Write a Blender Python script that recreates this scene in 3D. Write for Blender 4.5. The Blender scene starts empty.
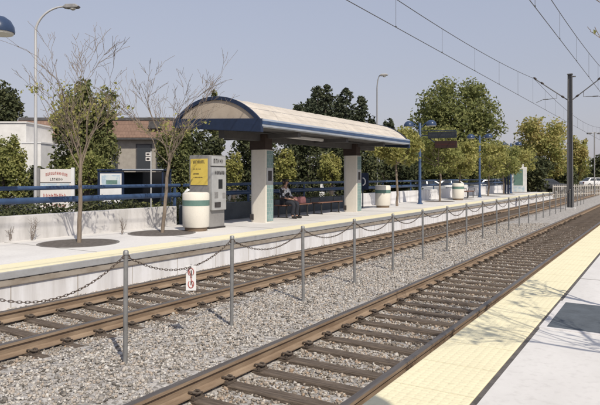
import bpy, bmesh, math, random
import numpy as np
from mathutils import Vector, Matrix, Quaternion

SC = bpy.context.scene
COL = SC.collection
PI = math.pi
rad = math.radians
rng = random.Random(11)

# ------------------------------------------------------------------ camera geometry
F = 583.0
TH = rad(32.05)
CT, ST = math.cos(TH), math.sin(TH)
HC = 1.876                       # camera height above the rail tops (z = 0)

def at(u, D, v=None):
    """world point seen at photo pixel u (and v) at depth D"""
    t = (u - 300.0) / F
    x = D * (-ST + t * CT); y = D * (CT + t * ST)
    z = 0.0 if v is None else HC - (v - 176.0) * D / F
    return Vector((x, y, z))

def zat(v, D):
    return HC - (v - 176.0) * D / F

def project(x, y, z):
    D = -x * ST + y * CT
    if D < 0.3: return None
    return 300 + F * (x * CT + y * ST) / D, 176 - F * (z - HC) / D, D

# ------------------------------------------------------------------ materials
def new_mat(name):
    m = bpy.data.materials.new(name); m.use_nodes = True
    nt = m.node_tree; nt.nodes.clear()
    out = nt.nodes.new('ShaderNodeOutputMaterial')
    b = nt.nodes.new('ShaderNodeBsdfPrincipled')
    nt.links.new(b.outputs[0], out.inputs[0])
    return m, nt, b

def c4(c): return (c[0], c[1], c[2], 1.0)

def mat(name, c1, c2=None, scale=8.0, rough=0.7, bump=0.0, metal=0.0, detail=6.0, spec=0.4,
        stretch=(1, 1, 1), bscale=None, lo=0.35, hi=0.65):
    m, nt, b = new_mat(name)
    N = nt.nodes; L = nt.links
    if c2 is None: c2 = tuple(x * 0.82 for x in c1)
    tc = N.new('ShaderNodeTexCoord'); mp = N.new('ShaderNodeMapping')
    mp.inputs['Scale'].default_value = stretch
    L.new(tc.outputs['Object'], mp.inputs[0])
    no = N.new('ShaderNodeTexNoise'); no.inputs['Scale'].default_value = scale
    no.inputs['Detail'].default_value = detail; no.inputs['Roughness'].default_value = 0.62
    L.new(mp.outputs[0], no.inputs['Vector'])
    cr = N.new('ShaderNodeValToRGB')
    cr.color_ramp.elements[0].position = lo; cr.color_ramp.elements[0].color = c4(c2)
    cr.color_ramp.elements[1].position = hi; cr.color_ramp.elements[1].color = c4(c1)
    L.new(no.outputs['Fac'], cr.inputs[0]); L.new(cr.outputs[0], b.inputs['Base Color'])
    b.inputs['Roughness'].default_value = rough
    b.inputs['Metallic'].default_value = metal
    b.inputs['Specular IOR Level'].default_value = spec
    if bump:
        n2 = N.new('ShaderNodeTexNoise'); n2.inputs['Scale'].default_value = bscale or scale * 6
        n2.inputs['Detail'].default_value = 4
        L.new(mp.outputs[0], n2.inputs['Vector'])
        bp = N.new('ShaderNodeBump'); bp.inputs['Strength'].default_value = bump
        bp.inputs['Distance'].default_value = 0.02
        L.new(n2.outputs['Fac'], bp.inputs['Height']); L.new(bp.outputs[0], b.inputs['Normal'])
    return m

def island_mat(name, cols, rough=0.75, noise=0.0, nscale=1.0, transl=0.0, spec=0.25):
    """a colour per loose piece (leaf or stone)"""
    m, nt, b = new_mat(name)
    N = nt.nodes; L = nt.links
    g = N.new('ShaderNodeNewGeometry')
    cr = N.new('ShaderNodeValToRGB'); els = cr.color_ramp.elements
    n = len(cols)
    els[0].position = 0; els[0].color = c4(cols[0]); els[1].position = 1; els[1].color = c4(cols[-1])
    for i in range(1, n - 1):
        e = els.new(i / (n - 1)); e.color = c4(cols[i])
    if noise:
        tc = N.new('ShaderNodeTexCoord'); no = N.new('ShaderNodeTexNoise')
        no.inputs['Scale'].default_value = nscale; no.inputs['Detail'].default_value = 2
        L.new(tc.outputs['Object'], no.inputs['Vector'])
        mr = N.new('ShaderNodeMapRange'); mr.inputs[1].default_value = 0.3; mr.inputs[2].default_value = 0.7
        L.new(no.outputs['Fac'], mr.inputs[0])
        mx = N.new('ShaderNodeMix'); mx.data_type = 'FLOAT'; mx.inputs[0].default_value = noise
        L.new(g.outputs['Random Per Island'], mx.inputs[2]); L.new(mr.outputs[0], mx.inputs[3])
        L.new(mx.outputs[0], cr.inputs[0])
    else:
        L.new(g.outputs['Random Per Island'], cr.inputs[0])
    L.new(cr.outputs[0], b.inputs['Base Color'])
    b.inputs['Roughness'].default_value = rough
    b.inputs['Specular IOR Level'].default_value = spec
    if transl:
        tr = N.new('ShaderNodeBsdfTranslucent'); L.new(cr.outputs[0], tr.inputs[0])
        ms = N.new('ShaderNodeMixShader'); ms.inputs[0].default_value = transl
        out = [x for x in N if x.type == 'OUTPUT_MATERIAL'][0]
        L.new(b.outputs[0], ms.inputs[1]); L.new(tr.outputs[0], ms.inputs[2]); L.new(ms.outputs[0], out.inputs[0])
    return m

def glass_mat(name, c, rough=0.08):
    m, nt, b = new_mat(name)
    b.inputs['Base Color'].default_value = c4(c); b.inputs['Roughness'].default_value = rough
    b.inputs['Specular IOR Level'].default_value = 0.7
    no = nt.nodes.new('ShaderNodeTexNoise'); no.inputs['Scale'].default_value = 3
    bp = nt.nodes.new('ShaderNodeBump'); bp.inputs['Strength'].default_value = 0.04
    nt.links.new(no.outputs['Fac'], bp.inputs['Height']); nt.links.new(bp.outputs[0], b.inputs['Normal'])
    return m

def ballast_mat(name):
    m, nt, b = new_mat(name); N = nt.nodes; L = nt.links
    tc = N.new('ShaderNodeTexCoord')
    vo = N.new('ShaderNodeTexVoronoi'); vo.inputs['Scale'].default_value = 30
    L.new(tc.outputs['Object'], vo.inputs['Vector'])
    sep = N.new('ShaderNodeSeparateColor'); L.new(vo.outputs['Color'], sep.inputs[0])
    cr = N.new('ShaderNodeValToRGB'); e = cr.color_ramp.elements
    e[0].position = 0; e[0].color = (0.20, 0.185, 0.165, 1); e[1].position = 1; e[1].color = (0.50, 0.475, 0.44, 1)
    x = e.new(0.35); x.color = (0.30, 0.28, 0.26, 1); x = e.new(0.75); x.color = (0.45, 0.42, 0.39, 1)
    L.new(sep.outputs[0], cr.inputs[0]); L.new(cr.outputs[0], b.inputs['Base Color'])
    bp = N.new('ShaderNodeBump'); bp.inputs['Strength'].default_value = 0.45; bp.inputs['Distance'].default_value = 0.02
    bp.invert = True
    L.new(vo.outputs['Distance'], bp.inputs['Height']); L.new(bp.outputs[0], b.inputs['Normal'])
    b.inputs['Roughness'].default_value = 0.9; b.inputs['Specular IOR Level'].default_value = 0.15
    return m

def stained_mat(name, base, stain, grime, vscale=(3, 0.6, 1.2), rough=0.85, amount=0.5, fine=26):
    """concrete: cloudy base, directional stains, fine grain"""
    m, nt, b = new_mat(name); N = nt.nodes; L = nt.links
    tc = N.new('ShaderNodeTexCoord'); mp = N.new('ShaderNodeMapping'); mp.inputs['Scale'].default_value = vscale
    L.new(tc.outputs['Object'], mp.inputs[0])
    n1 = N.new('ShaderNodeTexNoise'); n1.inputs['Scale'].default_value = 1.0; n1.inputs['Detail'].default_value = 7
    n1.inputs['Roughness'].default_value = 0.65
    L.new(mp.outputs[0], n1.inputs['Vector'])
    r1 = N.new('ShaderNodeValToRGB'); r1.color_ramp.elements[0].position = 0.42; r1.color_ramp.elements[1].position = 0.72
    r1.color_ramp.elements[0].color = (0, 0, 0, 1); r1.color_ramp.elements[1].color = (amount,) * 3 + (1,)
    L.new(n1.outputs['Fac'], r1.inputs[0])
    m1 = N.new('ShaderNodeMix'); m1.data_type = 'RGBA'
    m1.inputs[6].default_value = c4(base); m1.inputs[7].default_value = c4(stain)
    L.new(r1.outputs[0], m1.inputs[0])
    n2 = N.new('ShaderNodeTexNoise'); n2.inputs['Scale'].default_value = fine; n2.inputs['Detail'].default_value = 5
    L.new(tc.outputs['Object'], n2.inputs['Vector'])
    r2 = N.new('ShaderNodeValToRGB'); r2.color_ramp.elements[0].position = 0.52; r2.color_ramp.elements[1].position = 0.75
    r2.color_ramp.elements[0].color = (0, 0, 0, 1); r2.color_ramp.elements[1].color = (0.45,) * 3 + (1,)
    L.new(n2.outputs['Fac'], r2.inputs[0])
    m2 = N.new('ShaderNodeMix'); m2.data_type = 'RGBA'; m2.inputs[7].default_value = c4(grime)
    L.new(r2.outputs[0], m2.inputs[0]); L.new(m1.outputs[2], m2.inputs[6])
    L.new(m2.outputs[2], b.inputs['Base Color'])
    bp = N.new('ShaderNodeBump'); bp.inputs['Strength'].default_value = 0.15; bp.inputs['Distance'].default_value = 0.01
    L.new(n2.outputs['Fac'], bp.inputs['Height']); L.new(bp.outputs[0], b.inputs['Normal'])
    b.inputs['Roughness'].default_value = rough; b.inputs['Specular IOR Level'].default_value = 0.25
    return m

def tactile(m):
    nt = m.node_tree; N = nt.nodes; L = nt.links
    b = [n for n in N if n.type == 'BSDF_PRINCIPLED'][0]
    tc = N.new('ShaderNodeTexCoord'); vo = N.new('ShaderNodeTexVoronoi'); vo.inputs['Scale'].default_value = 1 / .058
    vo.inputs['Randomness'].default_value = 0.0
    L.new(tc.outputs['Object'], vo.inputs['Vector'])
    mr = N.new('ShaderNodeMapRange'); mr.interpolation_type = 'SMOOTHSTEP'; mr.inputs[1].default_value = .52; mr.inputs[2].default_value = .30
    mr.inputs[3].default_value = 0; mr.inputs[4].default_value = 1
    L.new(vo.outputs['Distance'], mr.inputs[0])
    old = [n for n in N if n.type == 'BUMP'][0]
    bp = N.new('ShaderNodeBump'); bp.inputs['Strength'].default_value = .35; bp.inputs['Distance'].default_value = .005
    L.new(mr.outputs[0], bp.inputs['Height']); L.new(old.outputs[0], bp.inputs['Normal']); L.new(bp.outputs[0], b.inputs['Normal'])

def tile_mat(name, c1, c2, c3, sx, sy, rows_axis=('y', 'z')):
    """roof tiles / wall tiles by a brick texture"""
    m, nt, b = new_mat(name); N = nt.nodes; L = nt.links
    tc = N.new('ShaderNodeTexCoord')
    sp = N.new('ShaderNodeSeparateXYZ'); L.new(tc.outputs['Object'], sp.inputs[0])
    cb = N.new('ShaderNodeCombineXYZ')
    idx = {'x': 0, 'y': 1, 'z': 2}
    L.new(sp.outputs[idx[rows_axis[0]]], cb.inputs[0]); L.new(sp.outputs[idx[rows_axis[1]]], cb.inputs[1])
    br = N.new('ShaderNodeTexBrick'); br.inputs['Scale'].default_value = 1.0
    br.inputs['Brick Width'].default_value = sx; br.inputs['Row Height'].default_value = sy
    br.inputs['Mortar Size'].default_value = min(sx, sy) * 0.05
    br.inputs['Color1'].default_value = c4(c1); br.inputs['Color2'].default_value = c4(c2); br.inputs['Mortar'].default_value = c4(c3)
    L.new(cb.outputs[0], br.inputs['Vector'])
    no = N.new('ShaderNodeTexNoise'); no.inputs['Scale'].default_value = 2.5; no.inputs['Detail'].default_value = 6
    L.new(tc.outputs['Object'], no.inputs['Vector'])
    hs = N.new('ShaderNodeHueSaturation')
    mr = N.new('ShaderNodeMapRange'); mr.inputs[3].default_value = 0.7; mr.inputs[4].default_value = 1.25
    L.new(no.outputs['Fac'], mr.inputs[0]); L.new(mr.outputs[0], hs.inputs['Value'])
    L.new(br.outputs['Color'], hs.inputs['Color']); L.new(hs.outputs[0], b.inputs['Base Color'])
    bp = N.new('ShaderNodeBump'); bp.inputs['Strength'].default_value = 0.5; bp.inputs['Distance'].default_value = 0.02
    L.new(br.outputs['Fac'], bp.inputs['Height']); bp.invert = True
    L.new(bp.outputs[0], b.inputs['Normal'])
    b.inputs['Roughness'].default_value = 0.8; b.inputs['Specular IOR Level'].default_value = 0.25
    return m

M = {}
M['ballast'] = ballast_mat('ballast_bed')
M['stone'] = island_mat('ballast_stone', [(0.10, 0.09, 0.08), (0.255, 0.23, 0.20), (0.36, 0.33, 0.30), (0.42, 0.385, 0.345),
                                         (0.39, 0.32, 0.255), (0.48, 0.45, 0.41), (0.58, 0.55, 0.51)], rough=0.9, spec=0.15)
M['stone_rusty'] = island_mat('rusty_stone', [(0.10, 0.083, 0.068), (0.19, 0.16, 0.13), (0.27, 0.235, 0.195), (0.34, 0.295, 0.25),
                                         (0.36, 0.26, 0.18), (0.42, 0.385, 0.34), (0.52, 0.48, 0.43)], rough=0.9, spec=0.15)
M['sleeper'] = mat('sleeper_wood', (0.165, 0.128, 0.098), (0.075, 0.056, 0.042), 3.0, 0.9, 0.6, stretch=(1.2, 14, 14), bscale=9)
M['rust'] = mat('rail_rust', (0.31, 0.23, 0.16), (0.19, 0.13, 0.085), 5, 0.8, 0.15, stretch=(1, 0.35, 3), bscale=40)
M['railtop'] = mat('rail_head', (0.20, 0.175, 0.155), (0.13, 0.11, 0.095), 4, 0.42, 0.05, metal=0.55, stretch=(6, 0.3, 1))
M['clip'] = mat('clip_iron', (0.12, 0.095, 0.075), (0.06, 0.045, 0.035), 20, 0.75, 0.2)
M['concrete'] = stained_mat('platform_concrete', (0.68, 0.655, 0.625), (0.50, 0.475, 0.45), (0.49, 0.465, 0.44), (0.7, 0.35, 1), amount=0.7, fine=18)
M['yellow'] = stained_mat('tactile_paving', (0.80, 0.73, 0.50), (0.68, 0.61, 0.42), (0.60, 0.53, 0.35), (1.6, 0.8, 1), amount=0.6, fine=22)
tactile(M['yellow'])
M['joint'] = mat('joint_sealant', (0.14, 0.125, 0.115), (0.075, 0.068, 0.062), 12, 0.85, 0.1)
M['tilejoint'] = mat('tile_joint', (0.66, 0.60, 0.42), (0.54, 0.49, 0.34), 6, 0.9)
M['coping'] = stained_mat('coping_concrete', (0.36, 0.315, 0.265), (0.20, 0.155, 0.115), (0.24, 0.20, 0.165), (0.7, 1.8, 5), amount=0.9, fine=14)
M['nosing'] = stained_mat('nosing_concrete', (0.37, 0.37, 0.375), (0.27, 0.265, 0.265), (0.26, 0.25, 0.245), (0.7, 1.5, 3), amount=0.7, fine=14)
M['whitewall'] = stained_mat('painted_platform_wall', (0.74, 0.73, 0.74), (0.46, 0.43, 0.41), (0.62, 0.60, 0.58), (1, 3.4, 0.35), amount=0.75, fine=9)
M['greywall'] = stained_mat('wall_concrete', (0.62, 0.60, 0.59), (0.38, 0.365, 0.35), (0.48, 0.46, 0.44), (1, 2.2, 0.45), amount=0.9, fine=12)
M['slate'] = mat('dark_wall', (0.10, 0.115, 0.13), (0.065, 0.075, 0.085), 2, 0.7, 0.1)  # dark blue-grey, much darker than the walls on either side
M['blue'] = mat('blue_paint', (0.045, 0.085, 0.175), (0.032, 0.06, 0.125), 3, 0.42, 0.03)
M['navy'] = mat('navy_paint', (0.018, 0.031, 0.07), (0.013, 0.022, 0.048), 3, 0.4, 0.03)
M['silver'] = mat('gutter_metal', (0.55, 0.58, 0.62), (0.38, 0.42, 0.47), 3, 0.35, 0.05, metal=0.5, stretch=(1, 0.4, 3))
M['shingle'] = tile_mat('roof_panels', (0.56, 0.505, 0.435), (0.545, 0.49, 0.42), (0.50, 0.445, 0.38), 1.83, 0.27, ('y', 'x'))
M['tympanum'] = mat('tympanum_panel', (0.47, 0.395, 0.315), (0.40, 0.33, 0.26), 2.5, 0.8, 0.1)
M['soffit'] = mat('soffit_panel', (0.10, 0.095, 0.095), (0.07, 0.066, 0.066), 2, 0.8, 0.05)
M['column'] = stained_mat('column_plaster', (0.74, 0.69, 0.61), (0.64, 0.59, 0.52), (0.62, 0.58, 0.50), (1.5, 1.5, 0.6), amount=0.5, fine=10)
M['capital'] = tile_mat('capital_tile', (0.06, 0.042, 0.036), (0.048, 0.034, 0.03), (0.05, 0.035, 0.03), 0.2, 0.1, ('x', 'z'))
M['teal'] = tile_mat('teal_tile', (0.23, 0.325, 0.31), (0.19, 0.28, 0.27), (0.36, 0.40, 0.38), 0.12, 0.12, ('y', 'z'))
M['tealpaint'] = mat('teal_band', (0.13, 0.22, 0.19), (0.10, 0.175, 0.155), 6, 0.6)
M['greysteel'] = mat('grey_steel', (0.30, 0.29, 0.28), (0.24, 0.23, 0.225), 4, 0.5, 0.05, metal=0.2)
M['lightsteel'] = mat('light_steel', (0.50, 0.50, 0.49), (0.40, 0.40, 0.395), 3, 0.4, 0.04, metal=0.25)
M['poster'] = mat('yellow_poster', (0.70, 0.53, 0.11), (0.64, 0.47, 0.09), 3, 0.5)
M['ink'] = mat('dark_ink', (0.05, 0.045, 0.045), (0.035, 0.03, 0.03), 9, 0.7)
M['inkred'] = mat('red_ink', (0.42, 0.10, 0.085), (0.32, 0.08, 0.07), 9, 0.6)
M['inkblue'] = mat('blue_ink', (0.16, 0.24, 0.38), (0.11, 0.17, 0.28), 9, 0.6)
M['inkdim'] = mat('dim_lettering', (0.05, 0.055, 0.062))
M['inkdimred'] = mat('dim_red_lettering', (0.075, 0.022, 0.018))
M['dome'] = mat('dome_enamel', (0.04, 0.065, 0.13), (0.03, 0.05, 0.10), 3, 0.3)
M['screen'] = glass_mat('screen_glass', (0.015, 0.018, 0.022))
M['white'] = mat('white_paint', (0.78, 0.77, 0.76), (0.68, 0.67, 0.66), 3, 0.5, 0.03)
M['signface'] = mat('sign_face', (0.74, 0.70, 0.66), (0.66, 0.62, 0.59), 2, 0.55)
M['galv'] = mat('galvanised_steel', (0.30, 0.30, 0.295), (0.19, 0.185, 0.18), 9, 0.5, 0.08, metal=0.35, stretch=(1, 1, 0.4))
M['chain'] = mat('chain_iron', (0.14, 0.10, 0.075), (0.07, 0.055, 0.045), 30, 0.7, 0.15, metal=0.3)
M['mast'] = mat('mast_steel', (0.155, 0.15, 0.15), (0.11, 0.108, 0.108), 3, 0.55, 0.05, metal=0.2, stretch=(3, 3, 0.3))
M['wire'] = mat('wire_copper', (0.13, 0.13, 0.135), (0.09, 0.09, 0.092), 5, 0.55, metal=0.3)
M['insul'] = mat('insulator_brown', (0.05, 0.035, 0.03), (0.035, 0.025, 0.02), 9, 0.4)
M['lamppole'] = mat('lamp_pole_alu', (0.62, 0.61, 0.60), (0.50, 0.49, 0.48), 3, 0.45, 0.03, metal=0.25, stretch=(2, 2, 0.3))
M['greypole'] = mat('lamp_pole_grey', (0.32, 0.31, 0.30), (0.25, 0.245, 0.24), 3, 0.5, 0.03, metal=0.2, stretch=(2, 2, 0.3))
M['lens'] = glass_mat('lamp_lens', (0.62, 0.60, 0.54), 0.25)
M['binbody'] = stained_mat('bin_concrete', (0.72, 0.68, 0.60), (0.62, 0.58, 0.51), (0.58, 0.54, 0.48), (2, 2, 0.8), amount=0.5, fine=30)
M['binbase'] = mat('bin_plinth', (0.22, 0.16, 0.11), (0.16, 0.115, 0.08), 9, 0.85)
M['grate'] = mat('tree_grate_iron', (0.105, 0.12, 0.135), (0.075, 0.085, 0.095), 5, 0.75, 0.2)
M['pitfill'] = mat('pit_fill', (0.145, 0.125, 0.11), (0.085, 0.072, 0.062), 10, 0.95, 0.5)
M['pitring'] = mat('pit_ring', (0.20, 0.185, 0.17), (0.14, 0.13, 0.12), 9, 0.85, 0.1)
M['kerb'] = mat('pit_kerb', (0.68, 0.65, 0.63), (0.58, 0.55, 0.53), 9, 0.85, 0.1)
M['bark'] = mat('grey_bark', (0.27, 0.215, 0.165), (0.16, 0.125, 0.095), 6, 0.9, 0.5, stretch=(3, 3, 0.6))
M['twig'] = mat('twig_bark', (0.22, 0.18, 0.15), (0.15, 0.12, 0.10), 6, 0.9)
M['darkbark'] = mat('dark_bark', (0.10, 0.08, 0.065), (0.06, 0.048, 0.04), 5, 0.9, 0.5, stretch=(3, 3, 0.5))
OL = lambda *c: [tuple(x) for x in c]
M['leaf_olive'] = island_mat('olive_leaves', OL((.10,.125,.045),(.17,.19,.068),(.25,.26,.095),(.36,.345,.14)), noise=.45, nscale=.9, transl=.4)
M['leaf_yellow'] = island_mat('yellow_leaves', OL((.19,.20,.06),(.32,.32,.10),(.43,.40,.145),(.57,.50,.21)), noise=.45, nscale=.8, transl=.42)
M['leaf_green'] = island_mat('yellow_green_leaves', OL((.13,.155,.05),(.24,.26,.085),(.34,.335,.12),(.46,.42,.17)), noise=.45, nscale=.8, transl=.42)
M['leaf_orange'] = island_mat('orange_leaves', OL((.19,.225,.07),(.34,.345,.115),(.46,.40,.155),(.53,.405,.18)), noise=.55, nscale=.5, transl=.42)
M['leaf_dark'] = island_mat('dark_leaves', OL((.04,.05,.026),(.065,.077,.035),(.10,.107,.05),(.155,.15,.07)), noise=.4, nscale=.8, transl=.2)
M['leaf_pine'] = island_mat('pine_needles', OL((.045,.058,.036),(.07,.083,.05),(.12,.125,.07)), noise=.4, nscale=.8, transl=.1)
M['leaf_mid'] = island_mat('mid_green_leaves', OL((.07,.085,.035),(.12,.135,.05),(.19,.195,.075),(.27,.255,.10)), noise=.45, nscale=.6, transl=.3)
M['asphalt'] = mat('asphalt', (0.075, 0.073, 0.07), (0.048, 0.047, 0.046), 3, 0.9, 0.4, bscale=90)
M['soil'] = mat('dry_ground', (0.22, 0.185, 0.14), (0.13, 0.115, 0.085), 1.2, 0.95, 0.4)
M['tileroof'] = tile_mat('clay_tiles', (0.245, 0.158, 0.118), (0.215, 0.138, 0.104), (0.165, 0.105, 0.08), 0.3, 0.34, ('x', 'z'))
M['roofedge'] = mat('roof_edge', (0.09, 0.085, 0.085), (0.06, 0.057, 0.057), 3, 0.8)
M['stucco'] = mat('stucco', (0.36, 0.325, 0.28), (0.29, 0.26, 0.225), 2, 0.9, 0.2)
M['whitestucco'] = mat('white_stucco', (0.76, 0.74, 0.71), (0.66, 0.64, 0.61), 1.5, 0.85, 0.15)
M['winglass'] = glass_mat('window_glass', (0.03, 0.035, 0.04))
M['timber'] = mat('bench_timber', (0.24, 0.12, 0.08), (0.16, 0.08, 0.055), 4, 0.7, 0.2, stretch=(8, 1, 8))
M['iron'] = mat('black_iron', (0.035, 0.034, 0.034), (0.022, 0.021, 0.021), 6, 0.5)
M['rubber'] = mat('tyre_rubber', (0.03, 0.03, 0.03), (0.02, 0.02, 0.02), 9, 0.85)
M['hub'] = mat('wheel_alloy', (0.42, 0.42, 0.43), (0.30, 0.30, 0.31), 6, 0.4, metal=0.6)
M['car_white'] = mat('car_paint_white', (0.74, 0.73, 0.72), (0.68, 0.67, 0.66), 2, 0.22, spec=0.6)
M['car_silver'] = mat('car_paint_silver', (0.40, 0.41, 0.42), (0.35, 0.36, 0.37), 2, 0.25, metal=0.5)
M['car_dark'] = mat('car_paint_charcoal', (0.045, 0.047, 0.055), (0.035, 0.037, 0.043), 2, 0.22, spec=0.6)
M['car_blue'] = mat('car_paint_blue', (0.045, 0.07, 0.14), (0.035, 0.055, 0.11), 2, 0.22, spec=0.6)
M['car_red'] = mat('car_paint_red', (0.25, 0.04, 0.035), (0.2, 0.03, 0.028), 2, 0.22, spec=0.6)
M['skin'] = mat('skin', (0.42, 0.26, 0.19), (0.36, 0.21, 0.15), 8, 0.6)
M['hair'] = mat('dark_hair', (0.02, 0.016, 0.014), (0.012, 0.01, 0.009), 30, 0.5)
M['shirt'] = None
M['trousers'] = mat('dark_trousers', (0.03, 0.032, 0.042), (0.02, 0.022, 0.03), 9, 0.9, 0.2)
M['shoe'] = mat('dark_shoe', (0.03, 0.026, 0.024), (0.02, 0.017, 0.016), 9, 0.6)
M['pink'] = mat('pink_canvas', (0.72, 0.34, 0.31), (0.58, 0.25, 0.23), 12, 0.8, 0.2)
M['mapface'] = mat('map_print', (0.42, 0.52, 0.60), (0.62, 0.66, 0.66), 4, 0.4, lo=.45, hi=.55)
M['mapgreen'] = mat('map_green', (0.16, 0.27, 0.22), (0.12, 0.19, 0.18), 6, 0.4)
M['hedge'] = M['leaf_dark']
M['boardblue'] = mat('sign_slate', (0.022, 0.028, 0.036), (0.017, 0.021, 0.028), 4, 0.8)
M['boardred'] = mat('sign_maroon', (0.034, 0.015, 0.013), (0.026, 0.012, 0.01), 4, 0.8)
M['picket'] = mat('picket_paint', (0.58, 0.54, 0.48), (0.48, 0.44, 0.39), 5, 0.7)

def patterned_shirt():
    m, nt, b = new_mat('patterned_cloth'); N = nt.nodes; L = nt.links
    tc = N.new('ShaderNodeTexCoord'); vo = N.new('ShaderNodeTexVoronoi'); vo.inputs['Scale'].default_value = 9
    L.new(tc.outputs['Object'], vo.inputs['Vector'])
    sp = N.new('ShaderNodeSeparateColor'); L.new(vo.outputs['Color'], sp.inputs[0])
    cr = N.new('ShaderNodeValToRGB'); cr.color_ramp.interpolation = 'CONSTANT'
    cr.color_ramp.elements[0].color = (0.74, 0.74, 0.75, 1); cr.color_ramp.elements[1].position = 0.58
    cr.color_ramp.elements[1].color = (0.03, 0.03, 0.035, 1)
    L.new(sp.outputs[0], cr.inputs[0]); L.new(cr.outputs[0], b.inputs['Base Color'])
    b.inputs['Roughness'].default_value = 0.9
    return m
M['shirt'] = patterned_shirt()

# ------------------------------------------------------------------ mesh builder
class MB:
    def __init__(s): s.v = []; s.f = []; s.mi = []; s.cur = 0
    def add(s, vs, fs):
        o = len(s.v); s.v += [tuple(p) for p in vs]
        for f in fs: s.f.append(tuple(i + o for i in f)); s.mi.append(s.cur)
    def box(s, c, d, rz=0.0, mtx=None):
        x, y, z = d[0] / 2, d[1] / 2, d[2] / 2
        vs = [Vector(p) for p in ((-x, -y, -z), (x, -y, -z), (x, y, -z), (-x, y, -z), (-x, -y, z), (x, -y, z), (x, y, z), (-x, y, z))]
        R = mtx if mtx is not None else Matrix.Rotation(rz, 3, 'Z')
        vs = [R @ p + Vector(c) for p in vs]
        s.add(vs, [(0, 3, 2, 1), (4, 5, 6, 7), (0, 1, 5, 4), (1, 2, 6, 5), (2, 3, 7, 6), (3, 0, 4, 7)])
    def b6(s, x0, x1, y0, y1, z0, z1):
        s.box(((x0 + x1) / 2, (y0 + y1) / 2, (z0 + z1) / 2), (abs(x1 - x0), abs(y1 - y0), abs(z1 - z0)))
    def tube(s, pts, r, n=8, cap=True):
        pts = [Vector(p) for p in pts]
        rs = r if isinstance(r, (list, tuple)) else [r] * len(pts)
        rings = []; up = None
        for i, p in enumerate(pts):
            d = (pts[min(i + 1, len(pts) - 1)] - pts[max(i - 1, 0)])
            if d.length < 1e-9: d = Vector((0, 0, 1))
            d.normalize()
            if up is None:
                up = Vector((0, 0, 1)) if abs(d.z) < 0.9 else Vector((1, 0, 0))
            a = d.cross(up)
            if a.length < 1e-6: a = d.orthogonal()
            a.normalize(); b = a.cross(d).normalized(); up = b
            rings.append([p + (a * math.cos(2 * PI * k / n) + b * math.sin(2 * PI * k / n)) * rs[i] for k in range(n)])
        vs = [q for ring in rings for q in ring]; fs = []
        for i in range(len(pts) - 1):
            for k in range(n):
                k2 = (k + 1) % n
                fs.append((i * n + k, (i + 1) * n + k, (i + 1) * n + k2, i * n + k2))
        if cap:
            fs.append(tuple(range(n))); fs.append(tuple(reversed([(len(pts) - 1) * n + k for k in range(n)])))
        s.add(vs, fs)
    def lathe(s, prof, c=(0, 0, 0), n=24, cap=True):
        vs = []; fs = []
        for r, z in prof:
            for k in range(n):
                a = 2 * PI * k / n; vs.append((c[0] + r * math.cos(a), c[1] + r * math.sin(a), c[2] + z))
        for i in range(len(prof) - 1):
            for k in range(n):
                k2 = (k + 1) % n; fs.append((i * n + k, i * n + k2, (i + 1) * n + k2, (i + 1) * n + k))
        if cap:
            fs.append(tuple(reversed(range(n)))); fs.append(tuple((len(prof) - 1) * n + k for k in range(n)))
        s.add(vs, fs)
    def prism(s, poly, a0, a1, axis='y'):
        """extrude a 2-D outline; axis y: outline in (x,z); axis x: outline in (y,z); axis z: outline in (x,y)"""
        n = len(poly)
        def P(p, a):
            return {'y': (p[0], a, p[1]), 'x': (a, p[0], p[1]), 'z': (p[0], p[1], a)}[axis]
        vs = [P(p, a0) for p in poly] + [P(p, a1) for p in poly]
        fs = [tuple(range(n)), tuple(reversed(range(n, 2 * n)))]
        for i in range(n):
            j = (i + 1) % n; fs.append((i, n + i, n + j, j))
        s.add(vs, fs)
    def quad(s, a, b, c, d): s.add([a, b, c, d], [(0, 1, 2, 3)])
    def build(s, name, m=None, parent=None, smooth=False, bevel=0.0, loc=None, segs=2, fixn=False):
        me = bpy.data.meshes.new(name); me.from_pydata(s.v, [], s.f)
        mats = m if isinstance(m, (list, tuple)) else [m]
        for x in mats:
            if x: me.materials.append(x)
        if len(mats) > 1:
            me.polygons.foreach_set('material_index', s.mi)
        if bevel or fixn:
            bm = bmesh.new(); bm.from_mesh(me)
            bmesh.ops.recalc_face_normals(bm, faces=bm.faces)
            if bevel:
                es = [e for e in bm.edges if len(e.link_faces) == 2 and e.calc_face_angle(0) > 0.6]
                bmesh.ops.bevel(bm, geom=es, offset=bevel, segments=segs, affect='EDGES', profile=0.6)
            bm.to_mesh(me); bm.free()
        if smooth:
            me.polygons.foreach_set('use_smooth', [True] * len(me.polygons))
            try: me.set_sharp_from_angle(angle=rad(40))
            except Exception: pass
        me.update()
        o = bpy.data.objects.new(name, me); COL.objects.link(o)
        if parent is not None: o.parent = parent
        if loc is not None: o.location = loc
        return o

def tag(o, label=None, cat=None, group=None, kind=None):
    if label: o['label'] = label
    if cat: o['category'] = cat
    if group: o['group'] = group
    if kind: o['kind'] = kind
    return o

def thing(name, label, cat, loc=(0, 0, 0), rz=0.0, group=None):
    o = bpy.data.objects.new(name, None); COL.objects.link(o)
    o.empty_display_size = 0.2
    o.location = loc; o.rotation_euler = (0, 0, rz)
    return tag(o, label, cat, group)

CH = {}
def kids(o): return [c for c in bpy.data.objects if c.parent == o]
def dup(o, parent=None):
    c = o.copy(); COL.objects.link(c)
    if parent is not None: c.parent = parent
    for k in kids(o): dup(k, c)
    return c
def dup_thing(o, label, loc, rz=None, mats=None):
    c = dup(o); c.location = loc
    if rz is not None: c.rotation_euler = (0, 0, rz)
    c['label'] = label
    return c

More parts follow.
